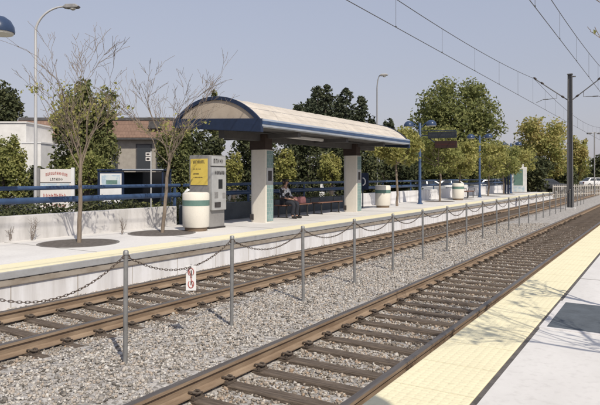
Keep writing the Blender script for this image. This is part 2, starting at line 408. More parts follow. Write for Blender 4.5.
ORD = ['zeroth', 'first', 'second', 'third', 'fourth', 'fifth', 'sixth', 'seventh', 'eighth', 'ninth', 'tenth', 'eleventh', 'twelfth',
       'thirteenth', 'fourteenth', 'fifteenth', 'sixteenth', 'seventeenth', 'eighteenth', 'nineteenth', 'twentieth', 'twenty-first',
       'twenty-second', 'twenty-third', 'twenty-fourth', 'twenty-fifth', 'twenty-sixth', 'twenty-seventh', 'twenty-eighth']

def marks(mb, o, ux, uz, W, H, n, seed=0, arc=0.0, nrm=None, th=0.004):
    """a row of small illegible letter strokes; o = lower left corner, ux/uz unit axes in the sign's plane"""
    r = random.Random(seed); o = Vector(o); ux = Vector(ux); uz = Vector(uz)
    nr = ux.cross(uz) if nrm is None else Vector(nrm)
    w = W / n
    R = Matrix((ux, nr, uz)).transposed()
    for i in range(n):
        if r.random() < 0.1: continue
        x = (i + 0.5) * w; lift = arc * (1 - ((x - W / 2) / (W / 2)) ** 2)
        c = o + ux * x + uz * (lift + H / 2)
        k = r.randint(0, 3)
        mb.box(c - ux * w * 0.25, (w * 0.22, th, H), mtx=R)
        if k != 1: mb.box(c + uz * H * r.choice((0.4, 0, -0.4)), (w * 0.62, th * 0.8, H * 0.2), mtx=R)
        if k != 2: mb.box(c + ux * w * 0.2, (w * 0.2, th * 0.9, H * r.choice((1, 0.55))), mtx=R)

# ================================================================== SETTING
XN, XF = -2.99, -7.03          # centre lines of the near and the far track
HG = 0.7525                    # half of the rail spacing, head centre to head centre
ZP = 0.40                      # platform height over the rails
XE_N = -1.655                  # near platform edge
XE_F = -8.575                  # far platform edge
XW = -12.5                     # back wall of the far platform
ZB = -0.15

def struct(name, mb, m, parent=None, **k):
    o = mb.build(name, m, parent, **k)
    if parent is None: o['kind'] = 'structure'
    return o

g = MB(); g.b6(-900, 900, -200, 1800, -0.9, -0.42); struct('ground', g, M['soil'])
g = MB()
xs = [-8.95, -8.3, -7.9, -7.6, -6.4, -6.2, -5.6, -4.95, -4.4, -3.83, -3.62, -2.3, -2.1, -1.5]
zs = [-.20, -.195, -.185, -.208, -.208, -.185, -.16, -.150, -.155, -.170, -.211, -.211, -.2, -.2]
for i in range(len(xs) - 1):
    g.add([(xs[i], -12, zs[i]), (xs[i + 1], -12, zs[i + 1]), (xs[i + 1], 130, zs[i + 1]), (xs[i], 130, zs[i])], [(0, 1, 2, 3)])
struct('ballast_bed', g, M['ballast'])
g = MB(); g.b6(-60, XW - .35, -15, 140, -0.4, 0.12); struct('parking_lot', g, M['asphalt'])
for k in range(14):
    pass

def bed_z(x): return float(np.interp(x, xs, zs))

# loose ballast stones: nobody could count them
def stones():
    r = np.random.default_rng(5)
    phi = (1 + 5 ** .5) / 2
    ico = np.array([(-1, phi, 0), (1, phi, 0), (-1, -phi, 0), (1, -phi, 0), (0, -1, phi), (0, 1, phi), (0, -1, -phi), (0, 1, -phi),
                    (phi, 0, -1), (phi, 0, 1), (-phi, 0, -1), (-phi, 0, 1)], float); ico /= np.linalg.norm(ico[0])
    fc = np.array([(0, 11, 5), (0, 5, 1), (0, 1, 7), (0, 7, 10), (0, 10, 11), (1, 5, 9), (5, 11, 4), (11, 10, 2), (10, 7, 6), (7, 1, 8),
                   (3, 9, 4), (3, 4, 2), (3, 2, 6), (3, 6, 8), (3, 8, 9), (4, 9, 5), (2, 4, 11), (6, 2, 10), (8, 6, 7), (9, 8, 1)])
    var = [ico * r.uniform(.48, 1.3, (12, 1)) * np.array((1, r.uniform(.65, .95), r.uniform(.55, .8))) for _ in range(14)]
    pts = []
    n = int(860 * 7.0 * 26)
    X = r.uniform(-8.7, -1.7, n); Y = r.uniform(0.8, 26.8, n)
    D = -X * ST + Y * CT; U = 300 + F * (X * CT + Y * ST) / np.maximum(D, .2); V = 176 + F * (HC + .17) / np.maximum(D, .2)
    keep = (D > 2.5) & (U > -25) & (U < 625) & (V < 425) & (D < 25)
    keep &= r.uniform(0, 1, n) < np.clip(1.25 - D / 30, .3, 1)
    # keep the sleeper tops and the rails free
    for xc in (XN, XF):
        on = (np.abs(X - xc) < 1.28)
        ph = ((Y - 5.02 + .242) % .484) - .242
        free = np.abs(ph) < .076
        keep &= ~(on & free & (r.uniform(0, 1, n) > .05))
        for sgn in (-1, 1): keep &= ~(np.abs(X - (xc + sgn * HG)) < .085)
    X = X[keep]; Y = Y[keep]; n = len(X)
    Z = np.interp(X, xs, zs) + r.uniform(-.004, .016, n)
    S = r.lognormal(math.log(.0180), .30, n).clip(.009, .036)
    vi = r.integers(0, len(var), n)
    q = r.normal(size=(n, 4)); q /= np.linalg.norm(q, axis=1)[:, None]
    w, x, y, z = q.T
    R = np.stack([np.stack([1 - 2 * (y * y + z * z), 2 * (x * y - w * z), 2 * (x * z + w * y)], -1),
                  np.stack([2 * (x * y + w * z), 1 - 2 * (x * x + z * z), 2 * (y * z - w * x)], -1),
                  np.stack([2 * (x * z - w * y), 2 * (y * z + w * x), 1 - 2 * (x * x + y * y)], -1)], 1)
    intrack = (np.abs(X - XN) < HG + .04) | (np.abs(X - XF) < HG + .30)
    base = np.array(var)[vi] * S[:, None, None]
    P = np.einsum('nij,nkj->nki', R, base)
    P[:, :, 2] *= .85
    P += np.stack([X, Y, Z], -1)[:, None, :]
    for nm, sel, mm, lab in (('ballast_stones', ~intrack, M['stone'], 'pale grey crushed stone ballast between and beside the tracks'),
                             ('rusty_ballast', intrack, M['stone_rusty'], 'brownish rust dusted ballast lying between the rails')):
        Q = P[sel]; k = len(Q)
        vs = Q.reshape(-1, 3); fs = (fc[None] + (np.arange(k) * 12)[:, None, None]).reshape(-1, 3)
        me = bpy.data.meshes.new(nm)
        me.vertices.add(len(vs)); me.vertices.foreach_set('co', vs.astype(np.float32).ravel())
        me.loops.add(len(fs) * 3); me.loops.foreach_set('vertex_index', fs.astype(np.int32).ravel())
        me.polygons.add(len(fs)); me.polygons.foreach_set('loop_start', np.arange(0, len(fs) * 3, 3, dtype=np.int32))
        me.update(calc_edges=True); me.validate()
        me.materials.append(mm)
        o = bpy.data.objects.new(nm, me); COL.objects.link(o)
        tag(o, lab, 'ballast', kind='stuff')
    print('stones', n)
stones()

# ------------------------------------------------------------------ platforms
def near_platform():
    g = MB(); y0, y1 = -8, 62
    g.b6(-1.03, 9, y0, y1, -.4, ZP)
    o = struct('near_platform', g, M['concrete'])
    t = MB(); t.b6(XE_N, -1.073, y0, y1, ZP - .12, ZP + .004); t.build('tactile_strip', M['yellow'], o, bevel=.006)
    t = MB(); t.b6(-1.072, -1.031, y0, y1, ZP - .1, ZP - .004); t.build('joint_strip', M['joint'], o)
    t = MB()
    for y in np.arange(-7.7, 60, .61): t.b6(XE_N + .004, -1.075, y - .003, y + .003, ZP - .01, ZP + .0055)
    t.build('tile_joint', M['tilejoint'], o)
    t = MB(); t.b6(XE_N + .03, -1.031, y0, y1, -.4, ZP - .121); t.build('side_wall', M['whitewall'], o)
    t = MB()
    for y in np.arange(-6, 60, 3.05):
        t.b6(-1.028, 8.9, y - .006, y + .006, ZP - .01, ZP + .0025)
    t.build('slab_joint', M['joint'], o)
near_platform()

def far_platform():
    y0, y1 = -14, 57
    g = MB(); g.b6(XW + .0, XE_F - .2, y0, y1, -.4, ZP)
    o = struct('far_platform', g, M['concrete'])
    t = MB(); t.b6(XE_F - .74, XE_F - .025, y0, y1, ZP - .02, ZP + .006); t.build('tactile_strip', M['yellow'], o)
    t = MB(); t.b6(XE_F - .199, XE_F, y0, y1, ZP - .115, ZP + .002); t.build('edge_nosing', M['nosing'], o, bevel=.012)
    t = MB(); t.b6(XE_F - .199, XE_F - .018, y0, y1, .172, ZP - .118); t.build('coping', M['coping'], o, bevel=.012)
    t = MB()
    y = y0
    while y < y1:
        t.b6(XE_F - .05, XE_F - .012, y, y + .10, ZP - .128, ZP - .108); y += .26
    t.build('edge_dash', M['ink'], o)  # row of dark dashes just below the nosing
    t = MB(); t.b6(XE_F - .5, XE_F - .05, y0, y1, -.4, .171); t.build('side_wall', M['whitewall'], o)
    t = MB()
    for y in np.arange(y0 + 1, y1, 1.22):
        t.b6(XE_F - .06, XE_F - .048, y - .006, y + .006, -.3, .168)
    t.build('wall_joint', M['coping'], o)
    t = MB()
    for y in np.arange(y0 + .5, y1, 3.0):
        t.b6(XW + .05, XE_F - .63, y - .007, y + .007, ZP - .01, ZP + .003)
    t.build('slab_joint', M['joint'], o)
far_platform()

# ------------------------------------------------------------------ tracks
def rail_mb(y0, y1):
    head = [(-.036, -.004), (-.030, 0), (.030, 0), (.036, -.004), (.036, -.032), (.030, -.038)]
    prof = [(-.036, -.006), (-.028, 0), (.028, 0), (.036, -.006), (.036, -.036), (.011, -.047), (.009, -.118), (.022, -.136),
            (.072, -.146), (.072, -.157), (-.072, -.157), (-.072, -.146), (-.022, -.136), (-.009, -.118), (-.011, -.047), (-.036, -.036)]
    mb = MB(); n = len(prof)
    ys = [y0, y1]
    vs = [(p[0], y, p[1]) for y in ys for p in prof]
    mb.v = vs
    for i in range(n):
        j = (i + 1) % n
        mb.f.append((i, j, n + j, n + i)[::-1]); mb.mi.append(0 if i in (0, 1, 2) else 1)
    mb.f.append(tuple(range(n))); mb.mi.append(1); mb.f.append(tuple(reversed(range(n, 2 * n)))); mb.mi.append(1)
    return mb

def sleeper_mb(seed):
    r = random.Random(seed)
    mb = MB(); hl = 1.28
    nx = 9; ring = []
    for i in range(nx):
        x = -hl + 2 * hl * i / (nx - 1)
        w = .080 + r.uniform(-.009, .009); dy = r.uniform(-.004, .004); dz = r.uniform(-.005, .004)
        ring.append([(x, dy - w, -.32), (x, dy - w, -.182 + dz), (x, dy - w + .012, -.170 + dz), (x, dy + w - .012, -.170 + dz), (x, dy + w, -.182 + dz), (x, dy + w, -.32)])
    vs = [p for q in ring for p in q]; fs = []
    for i in range(nx - 1):
        for k in range(6):
            k2 = (k + 1) % 6; fs.append((i * 6 + k, (i + 1) * 6 + k, (i + 1) * 6 + k2, i * 6 + k2))
    fs.append(tuple(range(6))); fs.append(tuple(reversed([(nx - 1) * 6 + k for k in range(6)])))
    mb.add(vs, fs); return mb

def fastener_mb():
    mb = MB()
    if True:
        xc = 0.0
        mb.box((xc, 0, -.164), (.36, .19, .014))
        for d in (-1, 1):
            mb.box((xc + d * .105, 0, -.145), (.035, .07, .04))
            x0 = xc + d * .085
            pts = [(xc + d * .055, -.05, -.128), (xc + d * .075, -.055, -.105), (xc + d * .12, -.05, -.10), (xc + d * .16, -.02, -.115), (xc + d * .165, .03, -.12),
                   (xc + d * .13, .055, -.112), (xc + d * .09, .045, -.108), (xc + d * .09, 0, -.118), (xc + d * .12, -.015, -.13)]
            mb.tube(pts, .0135, 6)
            mb.tube([(xc + d * .145, .075, -.16), (xc + d * .145, .075, -.125)], .017, 6)
            mb.tube([(xc + d * .145, -.075, -.16), (xc + d * .145, -.075, -.13)], .017, 6)
    return mb

SLP = [sleeper_mb(40 + i) for i in range(7)]
def track(xc, label, Y0, first, nnear, ntot):
    t = thing('railway_track', label, 'railway track', (xc, Y0, 0))
    for s in (-1, 1):
        o = rail_mb(-8, 125).build('rail', [M['railtop'], M['rust']], t, loc=(s * HG, 0, 0))
    protos = [mb.build('sleeper', M['sleeper'], t) for mb in SLP]
    fast = fastener_mb().build('rail_fastening', M['clip'], protos[0]); fast.location.x = -HG
    fast.scale = (.82, .82, .86); fast.location.z = -.024
    def fasten(s, skip=False):
        for sg in ((1,) if skip else (-1, 1)):
            f = fast.copy(); COL.objects.link(f); f.parent = s; f.location.x = sg * HG
    y = first; k = 0; used = 0
    rest = MB()
    while k < ntot:
        yy = y + k * .484 - Y0
        if used < nnear:
            if used < len(protos):
                s = protos[used]; fasten(s, used == 0)
            else:
                s = protos[rng.randrange(7)].copy(); COL.objects.link(s)
                if used < 66: fasten(s)
            s.location = (rng.uniform(-.04, .04), yy, 0); s.rotation_euler = (0, 0, rng.uniform(-.008, .008))
            used += 1
        else:
            src = SLP[k % 7]
            rest.add([(p[0], p[1] + yy, p[2]) for p in src.v], src.f)
        k += 1
    o = rest.build('sleeper', M['sleeper'], t); o['kind'] = 'stuff'
track(XN, 'nearer railway track with dark wooden sleepers beside the yellow platform edge', 0, 5.02 - .484 * 7, 96, 240)
track(XF, 'farther railway track running below the opposite white platform wall', 0, 5.02 - .484 * 7, 96, 240)

# ------------------------------------------------------------------ chain posts and chains
XP = -4.95; PY = 4.34; PS = 1.83
def post_thing(label):
    t = thing('chain_post', label, 'post', group='galvanised posts of the chain fence')
    m = MB(); m.tube([(0, 0, -.35), (0, 0, 1.19)], .025, 12); m.build('post_shaft', M['galv'], t, smooth=True)
    m = MB(); m.lathe([(.0, 1.223), (.02, 1.221), (.03, 1.21), (.031, 1.175), (.027, 1.172)], n=12); m.build('post_cap', M['galv'], t, smooth=True)
    m = MB(); m.tube([(0, 0.055 * math.cos(a), 1.15 + .022 * math.sin(a)) for a in np.linspace(0, 2 * PI, 9)], .006, 6)
    m.build('chain_eye', M['chain'], t, smooth=True)
    return t
p0 = None; NPOST = 25
tilts = []
for i in range(0, NPOST):
    lab = 'grey steel chain post, %s in the row from the left' % ORD[i] if i else 'grey steel chain post just outside the left picture edge'
    y = PY + (i - 1) * PS
    loc = (XP + rng.uniform(-.008, .008), y, -.150)
    if p0 is None: p0 = post_thing(lab); p0.location = loc; o = p0
    else: o = dup_thing(p0, lab, loc)
    o.rotation_euler = (rng.uniform(-.012, .012), rng.uniform(-.01, .01), 0)

def chain_mb(sag, links=True):
    n = 44 if links else 14
    mb = MB()
    pts = []
    for k in range(n + 1):
        s = k / n; pts.append(Vector((0, .03 + (PS - .06) * s, -4 * sag * s * (1 - s))))
    if not links:
        mb.tube(pts, .010, 5); return mb
    for k in range(n):
        a, b = pts[k], pts[k + 1]; c = (a + b) / 2; d = (b - a).normalized(); L = (b - a).length * .5 + .011
        side = Vector((1, 0, 0)) if k % 2 else Vector((1, 0, 0)).cross(d)
        ring = []
        for q in range(8):
            an = 2 * PI * q / 8
            ring.append(c + d * L * math.cos(an) + side * .011 * math.sin(an))
        ring.append(ring[0])
        mb.tube(ring, .0034, 5, cap=False)
    return mb
sags = {0: .30, 1: .25, 2: .20, 3: .19, 4: .22, 5: .2, 6: .17}
for i in range(0, NPOST - 1):
    y = PY + (i - 1) * PS
    m = chain_mb(sags.get(i, rng.uniform(.16, .24)), i < 10)
    o = m.build('hanging_chain', M['chain'], smooth=True, loc=(XP, y, -.150 + 1.15))
    lab = ('drooping rusty chain hanging between the %s and %s posts of the row' % (ORD[i], ORD[i + 1])) if i else 'drooping rusty chain leaving the frame left of the first post'
    tag(o, lab, 'chain', 'chains hung between the posts')

# warning plate hanging on the chain
def warn_sign():
    u = 191.0; t_ = (u - 300) / F
    D = 4.95 / (ST - t_ * CT); c = at(u, D)
    zt = zat(265.5, D); zb = zat(290.5, D)
    t = thing('warning_plate', 'small white warning plate with red rings hanging from the chain', 'sign', (XP, c.y, (zt + zb) / 2), rz=0.62)
    h = (zt - zb); w = .125
    m = MB(); m.b6(-w / 2, w / 2, -.003, .003, -h / 2, h / 2); m.build('plate', M['white'], t, bevel=.0015)
    m = MB()
    def ring(cz, rx, rz_, a0, a1, r, n=18):
        m.tube([(rx * math.cos(a), -.0045, cz + rz_ * math.sin(a)) for a in np.linspace(a0, a1, n)], r, 5)
    ring(.075, .034, .046, -.9, 4.2, .0055); ring(-.075, .034, .046, 2.2, 7.4, .0055)
    m.tube([(-.028, -.0048, .11), (.0, -.0048, .02), (.004, -.0048, -.03), (.024, -.0048, -.11)], .005, 5)
    m.build('red_symbol', M['inkred'], t)
    m = MB()
    m.lathe([(.0, -.008), (.008, -.004), (.008, .004), (0, .008)], (0.004, -.0055, .088), 8)
    m.box((.004, -.0055, .055), (.012, .003, .04)); m.box((-.004, -.0055, .022), (.006, .003, .036)); m.box((.011, -.0055, .022), (.006, .003, .036))
    m.box((.0, -.0055, -.06), (.008, .003, .05))
    m.build('dark_figure', M['ink'], t)
    m = MB(); m.tube([(0, .0, h / 2 - .02), (0, .008, h / 2 + .0), (0, 0, h / 2 + .018)], .003, 5); m.build('hook', M['chain'], t)
warn_sign()

# ------------------------------------------------------------------ catenary
PYC = 39.2
def catenary_pole(y, label):
    t = thing('catenary_pole', label, 'catenary pole', (-4.95, y, -.15))
    m = MB()
    zt = 8.30
    for (w, th, dx) in ((.30, .025, 0),):
        # H-section mast, tapering a little
        pass
    def hsec(z0, z1, a0, a1):
        for k in (-1, 1):
            vs = []
            for z, a in ((z0, a0), (z1, a1)):
                for sx, sy in ((-1, -1), (1, -1), (1, 1), (-1, 1)):
                    vs.append((k * a * .5 + sx * .014, sy * a * .5, z))
            m.add(vs, [(0, 3, 2, 1), (4, 5, 6, 7), (0, 1, 5, 4), (1, 2, 6, 5), (2, 3, 7, 6), (3, 0, 4, 7)])
        vs = []
        for z, a in ((z0, a0), (z1, a1)):
            for sx, sy in ((-1, -1), (1, -1), (1, 1), (-1, 1)):
                vs.append((sx * (a * .5 - .016), sy * .012, z))
        m.add(vs, [(0, 3, 2, 1), (4, 5, 6, 7), (0, 1, 5, 4), (1, 2, 6, 5), (2, 3, 7, 6), (3, 0, 4, 7)])
    hsec(0.0, zt, .31, .23)
    m.build('mast', M['mast'], t)
    m = MB(); m.box((0, 0, .02), (.6, .6, .14)); m.build('footing', M['greywall'], t, bevel=.02)
    m = MB(); m.box((0, 0, zt - .02), (.30, .30, .05)); m.box((.14, 0, zt - .18), (.36, .08, .06)); m.build('mast_cap', M['mast'], t)
    for s in (-1, 1):
        xt = s * (2.03)
        m = MB(); m.tube([(s * .1, 0, 6.68), (xt * 1.02, 0, 8.20)], .032, 8); m.tube([(s * .1, 0, 6.6), (s * .1, 0, 6.8)], .05, 8)
        m.tube([(s * .75, 0, 7.17), (s * .75, 0, 6.85), (s * 1.0, 0, 6.85), (s * 1.25, 0, 6.83)], .018, 6)
        m.build('bracket_arm', M['mast'], t, smooth=True)
        m = MB(); m.tube([(s * 1.55, 0, 6.83), (xt * .97, 0, 6.66)], .016, 6); m.tube([(s * 1.25, 0, 6.83), (s * 1.55, 0, 6.83)], .03, 8)
        m.build('steady_arm', M['mast'], t, smooth=True)
        for f in (.16, .78, 1.0):
            m = MB(); c = Vector((s * .1 + (xt - s * .1) * f, 0, 6.68 + 1.52 * f))
            m.tube([c - Vector((s * .09, 0, .067)), c - Vector((s * .03, 0, .02)), c + Vector((s * .03, 0, .02)), c + Vector((s * .09, 0, .067))], [.035, .062, .062, .035], 8)
            m.build('insulator', M['insul'], t, smooth=True)
    return t
cp = catenary_pole(PYC, 'tall dark steel overhead line pole with two upward slanting arms')

def overhead(xc, label):
    t = thing('overhead_line', label, 'overhead wire', (xc, 0, 0))
    sup = [PYC - 88, PYC - 44, PYC, PYC + 44, PYC + 88]
    def zm(y):
        for a, b in zip(sup[:-1], sup[1:]):
            if a <= y <= b:
                s = (y - a) / (b - a); return 8.05 - 4 * .72 * s * (1 - s)
        return 8.05
    ys = np.arange(-20, 125, 1.0)
    m = MB(); m.tube([(0, y, zm(y)) for y in ys], .0125, 6); m.build('messenger_wire', M['wire'], t, smooth=True)
    zc = 6.46
    m = MB(); m.tube([(0, -20, zc), (0, PYC, zc), (0, 125, zc)], .0115, 6); m.build('contact_wire', M['wire'], t, smooth=True)
    y = PYC - 44 + 4.0; 
    while y < 110:
        m = MB(); m.tube([(0, y, zm(y)), (0, y, zc)], .006, 5); m.box((0, y, zc + .02), (.03, .05, .04)); m.build('dropper', M['wire'], t); y += 4.4
overhead(XF, 'overhead contact wire pair above the farther track')
overhead(XN, 'overhead contact wire pair above the nearer track at top right')

# ------------------------------------------------------------------ wall and blue rail behind the far platform
def wall(y0, y1, m, label, h, name='low_wall'):
    t = MB(); t.b6(XW - .26, XW - .001, y0, y1, -.3, h)
    o = t.build(name, m, bevel=.012)
    return tag(o, label, 'wall')
wall(-14, 12.95, M['greywall'], 'long pale concrete wall behind the two bare platform trees', .965)
wall(13.3, 25.0, M['slate'], 'dark blue grey low wall behind the shelter', .97)
wall(25.1, 57, M['whitewall'], 'bright white low wall behind the bins beyond the shelter', 1.02)

def blue_rail(y0, y1, label, step):
    t = thing('blue_railing', label, 'railing', (XW - .13, y0, .97))
    L = y1 - y0
    m = MB(); m.tube([(0, 0, .62), (0, L, .62)], .052, 10); m.build('top_rail', M['blue'], t, smooth=True)
    m = MB(); m.tube([(0, 0, .33), (0, L, .33)], .075, 10); m.build('lower_rail', M['blue'], t, smooth=True)
    y = 3.3
    while y < L:
        m = MB(); m.b6(-.03, .03, y - .03, y + .03, -.02, .56); m.build('rail_post', M['blue'], t); y += step
blue_rail(-13.5, 13.2, 'blue two tube railing on the pale wall at left', 5.8)
blue_rail(13.4, 24.9, 'blue two tube railing on the dark wall behind the shelter', 3.8)
blue_rail(25.1, 56.5, 'blue two tube railing along the far white wall', 4.0)

# ------------------------------------------------------------------ shelter
SX, SY0, SY1 = -11.0, 13.08, 23.75
def shelter():
    t = thing('platform_shelter', 'platform shelter with tan barrel roof, navy beam and two cream columns', 'shelter', (SX, SY0, ZP))
    L = SY1 - SY0
    hw = 1.57; rise = .66
    zr0, zl0 = 3.41 - ZP, 3.57 - ZP         # right (track side) and left springing
    def arc(k, n=22, off=0.0, trim=0.0):
        a = k / n; x = hw - 2 * hw * a
        R = (hw * hw + rise * rise) / (2 * rise); z = math.sqrt(max(R * R - x * x, 0)) - (R - rise)
        return x, z + zr0 + (zl0 - zr0) * a + off
    n = 22
    # roof skin
    top = [arc(k, n) for k in range(n + 1)]; bot = [arc(k, n, -.07) for k in range(n + 1)]
    m = MB(); m.prism(top + bot[::-1], -.04, L + .04); o = m.build('roof_skin', M['shingle'], t, smooth=True, fixn=True)
    # standing seams across the roof
    m = MB()
    y = .4
    while y < L:
        m.tube([(p[0] * 1.0, y, p[1] + .001) for p in top[1:-1]], .009, 4); y += .61
    m.build('roof_seam', M['shingle'], t)
    # arch rims at both ends
    for yy in (-.11, L + .05):
        m = MB(); a = [(p[0] * 1.01, p[1] + .03) for p in top]; b = [(p[0] * .97, p[1] - .075) for p in top]
        m.prism(a + b[::-1], yy, yy + .06); m.build('arch_rim', M['navy'], t, fixn=True)
        m = MB(); yi = yy + .045 if yy < 0 else yy - .02
        inner = [(p[0] * .965, p[1] - .08) for p in top]
        m.prism([(inner[0][0], zr0 - .1)] + inner + [(inner[-1][0], zl0 - .1)], yi, yi + .03); m.build('tympanum', M['tympanum'], t, fixn=True)
        # end beam, deeper toward the tracks
        m = MB(); y2 = yy - .05 if yy < 0 else yy + .02
        m.prism([(-hw - .08, zl0 + .04), (hw + .08, zr0 + .04), (hw + .08, zr0 - .33), (-hw - .08, zl0 - .24)], y2, y2 + .12)
        m.build('end_beam', M['navy'], t, fixn=True, bevel=.01)
    # eaves: blue fascia with silver gutter and drip
    for s, z in ((1, zr0), (-1, zl0)):
        m = MB(); m.prism([(s * hw, z + .02), (s * (hw + .10), z - .02), (s * (hw + .10), z - .11), (s * hw, z - .14)], -.1, L + .1); m.build('fascia', M['blue'], t, fixn=True)
        m = MB(); m.prism([(s * (hw - .02), z + .055), (s * (hw + .06), z + .045), (s * (hw + .10), z + .0), (s * (hw + .10), z - .018), (s * hw, z + .022)], -.1, L + .1); m.build('gutter', M['silver'], t, fixn=True)
        m = MB(); m.prism([(s * (hw - .05), z - .143), (s * (hw + .09), z - .113), (s * (hw + .09), z - .17), (s * (hw - .05), z - .19)], -.1, L + .1); m.build('drip_edge', M['silver'], t, fixn=True)
    m = MB(); m.prism([(-hw + .02, zl0 - .16), (hw - .06, zr0 - .16), (hw - .06, zr0 - .20), (-hw + .02, zl0 - .20)], 0, L); m.build('soffit', M['soffit'], t, fixn=True)
    for y in (L * .2, L * .5, L * .8):
        m = MB(); m.b6(-hw + .1, hw - .12, y - .08, y + .08, zr0 - .34, zr0 - .203); m.build('cross_beam', M['soffit'], t)
    m = MB(); m.b6(-.1, .12, -.0 + .15, L - .15, zr0 - .42, zr0 - .2); m.build('spine_beam', M['soffit'], t)
    m = MB(); m.b6(.55, .68, 2.3, 5.0, zr0 - .30, zr0 - .21); m.build('light_fitting', M['white'], t, bevel=.01)
    # columns
    for yc in (15.2 - SY0, 21.6 - SY0):
        m = MB()
        pl = []
        for a in np.linspace(PI / 2, 3 * PI / 2, 13): pl.append((-.12 + .21 * math.cos(a), yc + .21 * math.sin(a)))
        pl += [(.33, yc - .21), (.33, yc + .21)]
        m.prism(pl, 0, 2.31, 'z'); c = m.build('column', M['column'], t, smooth=True, fixn=True)
        m = MB(); m.b6(-.30, .31, yc - .19, yc + .19, 2.31, zr0 - .21); m.build('capital', M['capital'], c, bevel=.01)
        m = MB(); m.b6(.331, .345, yc - .13, yc + .20, .04, 1.18); m.build('teal_panel', M['teal'], c)
        m = MB(); m.b6(.331, .343, yc - .16, yc + .20, 1.2, 1.72); m.build('notice_board', M['lightsteel'], c)
        m = MB(); m.b6(.3435, .348, yc - .08, yc + .12, 1.32, 1.64); m.build('notice', M['ink'], c)
        m = MB(); m.b6(.331, .345, yc - .13, yc + .20, 1.74, 2.28); m.build('teal_panel', M['teal'], c)
        m = MB(); m.b6(-.26, -.13, yc - .235, yc - .195, .08, .26); m.build('outlet_box', M['ink'], c, bevel=.006)
shelter()

# ------------------------------------------------------------------ ticket machine
def ticket_machine():
    t = thing('ticket_machine', 'grey ticket machine with a yellow notice, standing at the shelter end', 'ticket machine', (-11.1, 12.72, ZP))
    hx, hy, H = .37, .33, 2.06
    m = MB(); m.b6(-hx, hx, -hy, hy, .0, H); m.build('cabinet', M['greysteel'], t, bevel=.015)
    m = MB(); m.b6(-hx - .02, hx + .02, -hy - .02, hy + .02, -.0, .05); m.build('plinth', M['ink'], t)
    m = MB(); m.b6(hx + .001, hx + .085, -hy + .03, hy - .025, .52, 1.72); f = m.build('front_panel', M['lightsteel'], t, bevel=.012)
    x = hx + .086
    m = MB(); m.b6(x, x + .006, -.04, .13, 1.12, 1.38); m.build('screen', M['screen'], f)
    m = MB(); m.b6(x, x + .02, -.2, .04, .60, .74); m.build('ticket_tray', M['ink'], f)
    m = MB()
    for i in range(3):
        for j in range(4): m.b6(x, x + .01, -.2 + i * .05, -.165 + i * .05, .86 + j * .045, .89 + j * .045)
    m.build('keypad', M['greysteel'], f)
    m = MB(); m.b6(x, x + .008, .14, .27, .85, 1.0); m.build('coin_plate', M['greysteel'], f)
    m = MB(); marks(m, (x + .003, -.2, 1.52), (0, 1, 0), (0, 0, 1), .42, .1, 6, 3); m.build('lettering', M['ink'], f)
    m = MB(); m.b6(hx + .001, hx + .07, -hy + .04, hy - .03, 1.76, 2.03); h = m.build('header_sign', M['lightsteel'], t, bevel=.008)
    m = MB(); marks(m, (hx + .073, -.24, 1.83), (0, 1, 0), (0, 0, 1), .52, .13, 6, 8); m.build('lettering', M['ink'], h)
    m = MB(); m.b6(-.31, .31, -hy - .016, -hy - .001, 1.22, 1.96); p = m.build('notice', M['poster'], t)
    y = -hy - .018
    m = MB(); marks(m, (-.22, y, 1.83), (1, 0, 0), (0, 0, 1), .44, .085, 9, 4)
    marks(m, (-.22, y, 1.52), (1, 0, 0), (0, 0, 1), .22, .035, 8, 5); marks(m, (-.22, y, 1.42), (1, 0, 0), (0, 0, 1), .36, .03, 13, 6)
    marks(m, (-.22, y, 1.66), (1, 0, 0), (0, 0, 1), .30, .025, 12, 7)
    m.build('lettering', M['ink'], p)
    m = MB(); m.b6(-hx + .02, hx - .02, -hy - .006, -hy - .001, .1, 1.12); m.build('service_door', M['greysteel'], t, bevel=.003)
ticket_machine()

# ------------------------------------------------------------------ bins
def make_bin(label):
    t = thing('litter_bin', label, 'litter bin', group='round cream litter bins on the far platform')
    m = MB(); m.lathe([(.29, 0), (.30, .03), (.30, .10)], n=32); m.build('plinth', M['binbase'], t, smooth=True)
    m = MB(); m.lathe([(.335, .10), (.355, .13), (.36, .55), (.36, .68)], n=40); m.build('body', M['binbody'], t, smooth=True)
    m = MB(); m.lathe([(.362, .68), (.362, .83)], n=40); m.build('band', M['tealpaint'], t, smooth=True)
    m = MB(); m.lathe([(.36, .83), (.36, .99), (.345, 1.02), (.30, 1.035), (.20, 1.035), (.19, .98), (.0, .97)], n=40); m.build('rim', M['binbody'], t, smooth=True)
    return t
b1 = make_bin('cream litter bin with teal band, large one beside the ticket machine'); b1.location = (-10.74, 11.86, ZP)
b2 = dup_thing(b1, 'cream litter bin with teal band, just past the shelter', (-11.2, 25.2, ZP))
b3 = dup_thing(b1, 'cream litter bin with teal band, farthest one beyond the blue pole', (-10.8, 35.6, ZP))
m = MB()
pp = [(-.07, -.05, 0), (.06, -.05, .02), (.07, .04, .06), (-.02, .06, .08), (-.08, .03, .03), (.01, 0, .11)]
m.add(pp, [(0, 1, 5), (1, 2, 5), (2, 3, 5), (3, 4, 5), (4, 0, 5), (4, 3, 2, 1, 0)])
o = m.build('paper_scrap', M['white'], loc=(-10.96, 11.75, ZP + 1.037)); tag(o, 'crumpled white paper lying on the near bin', 'paper')

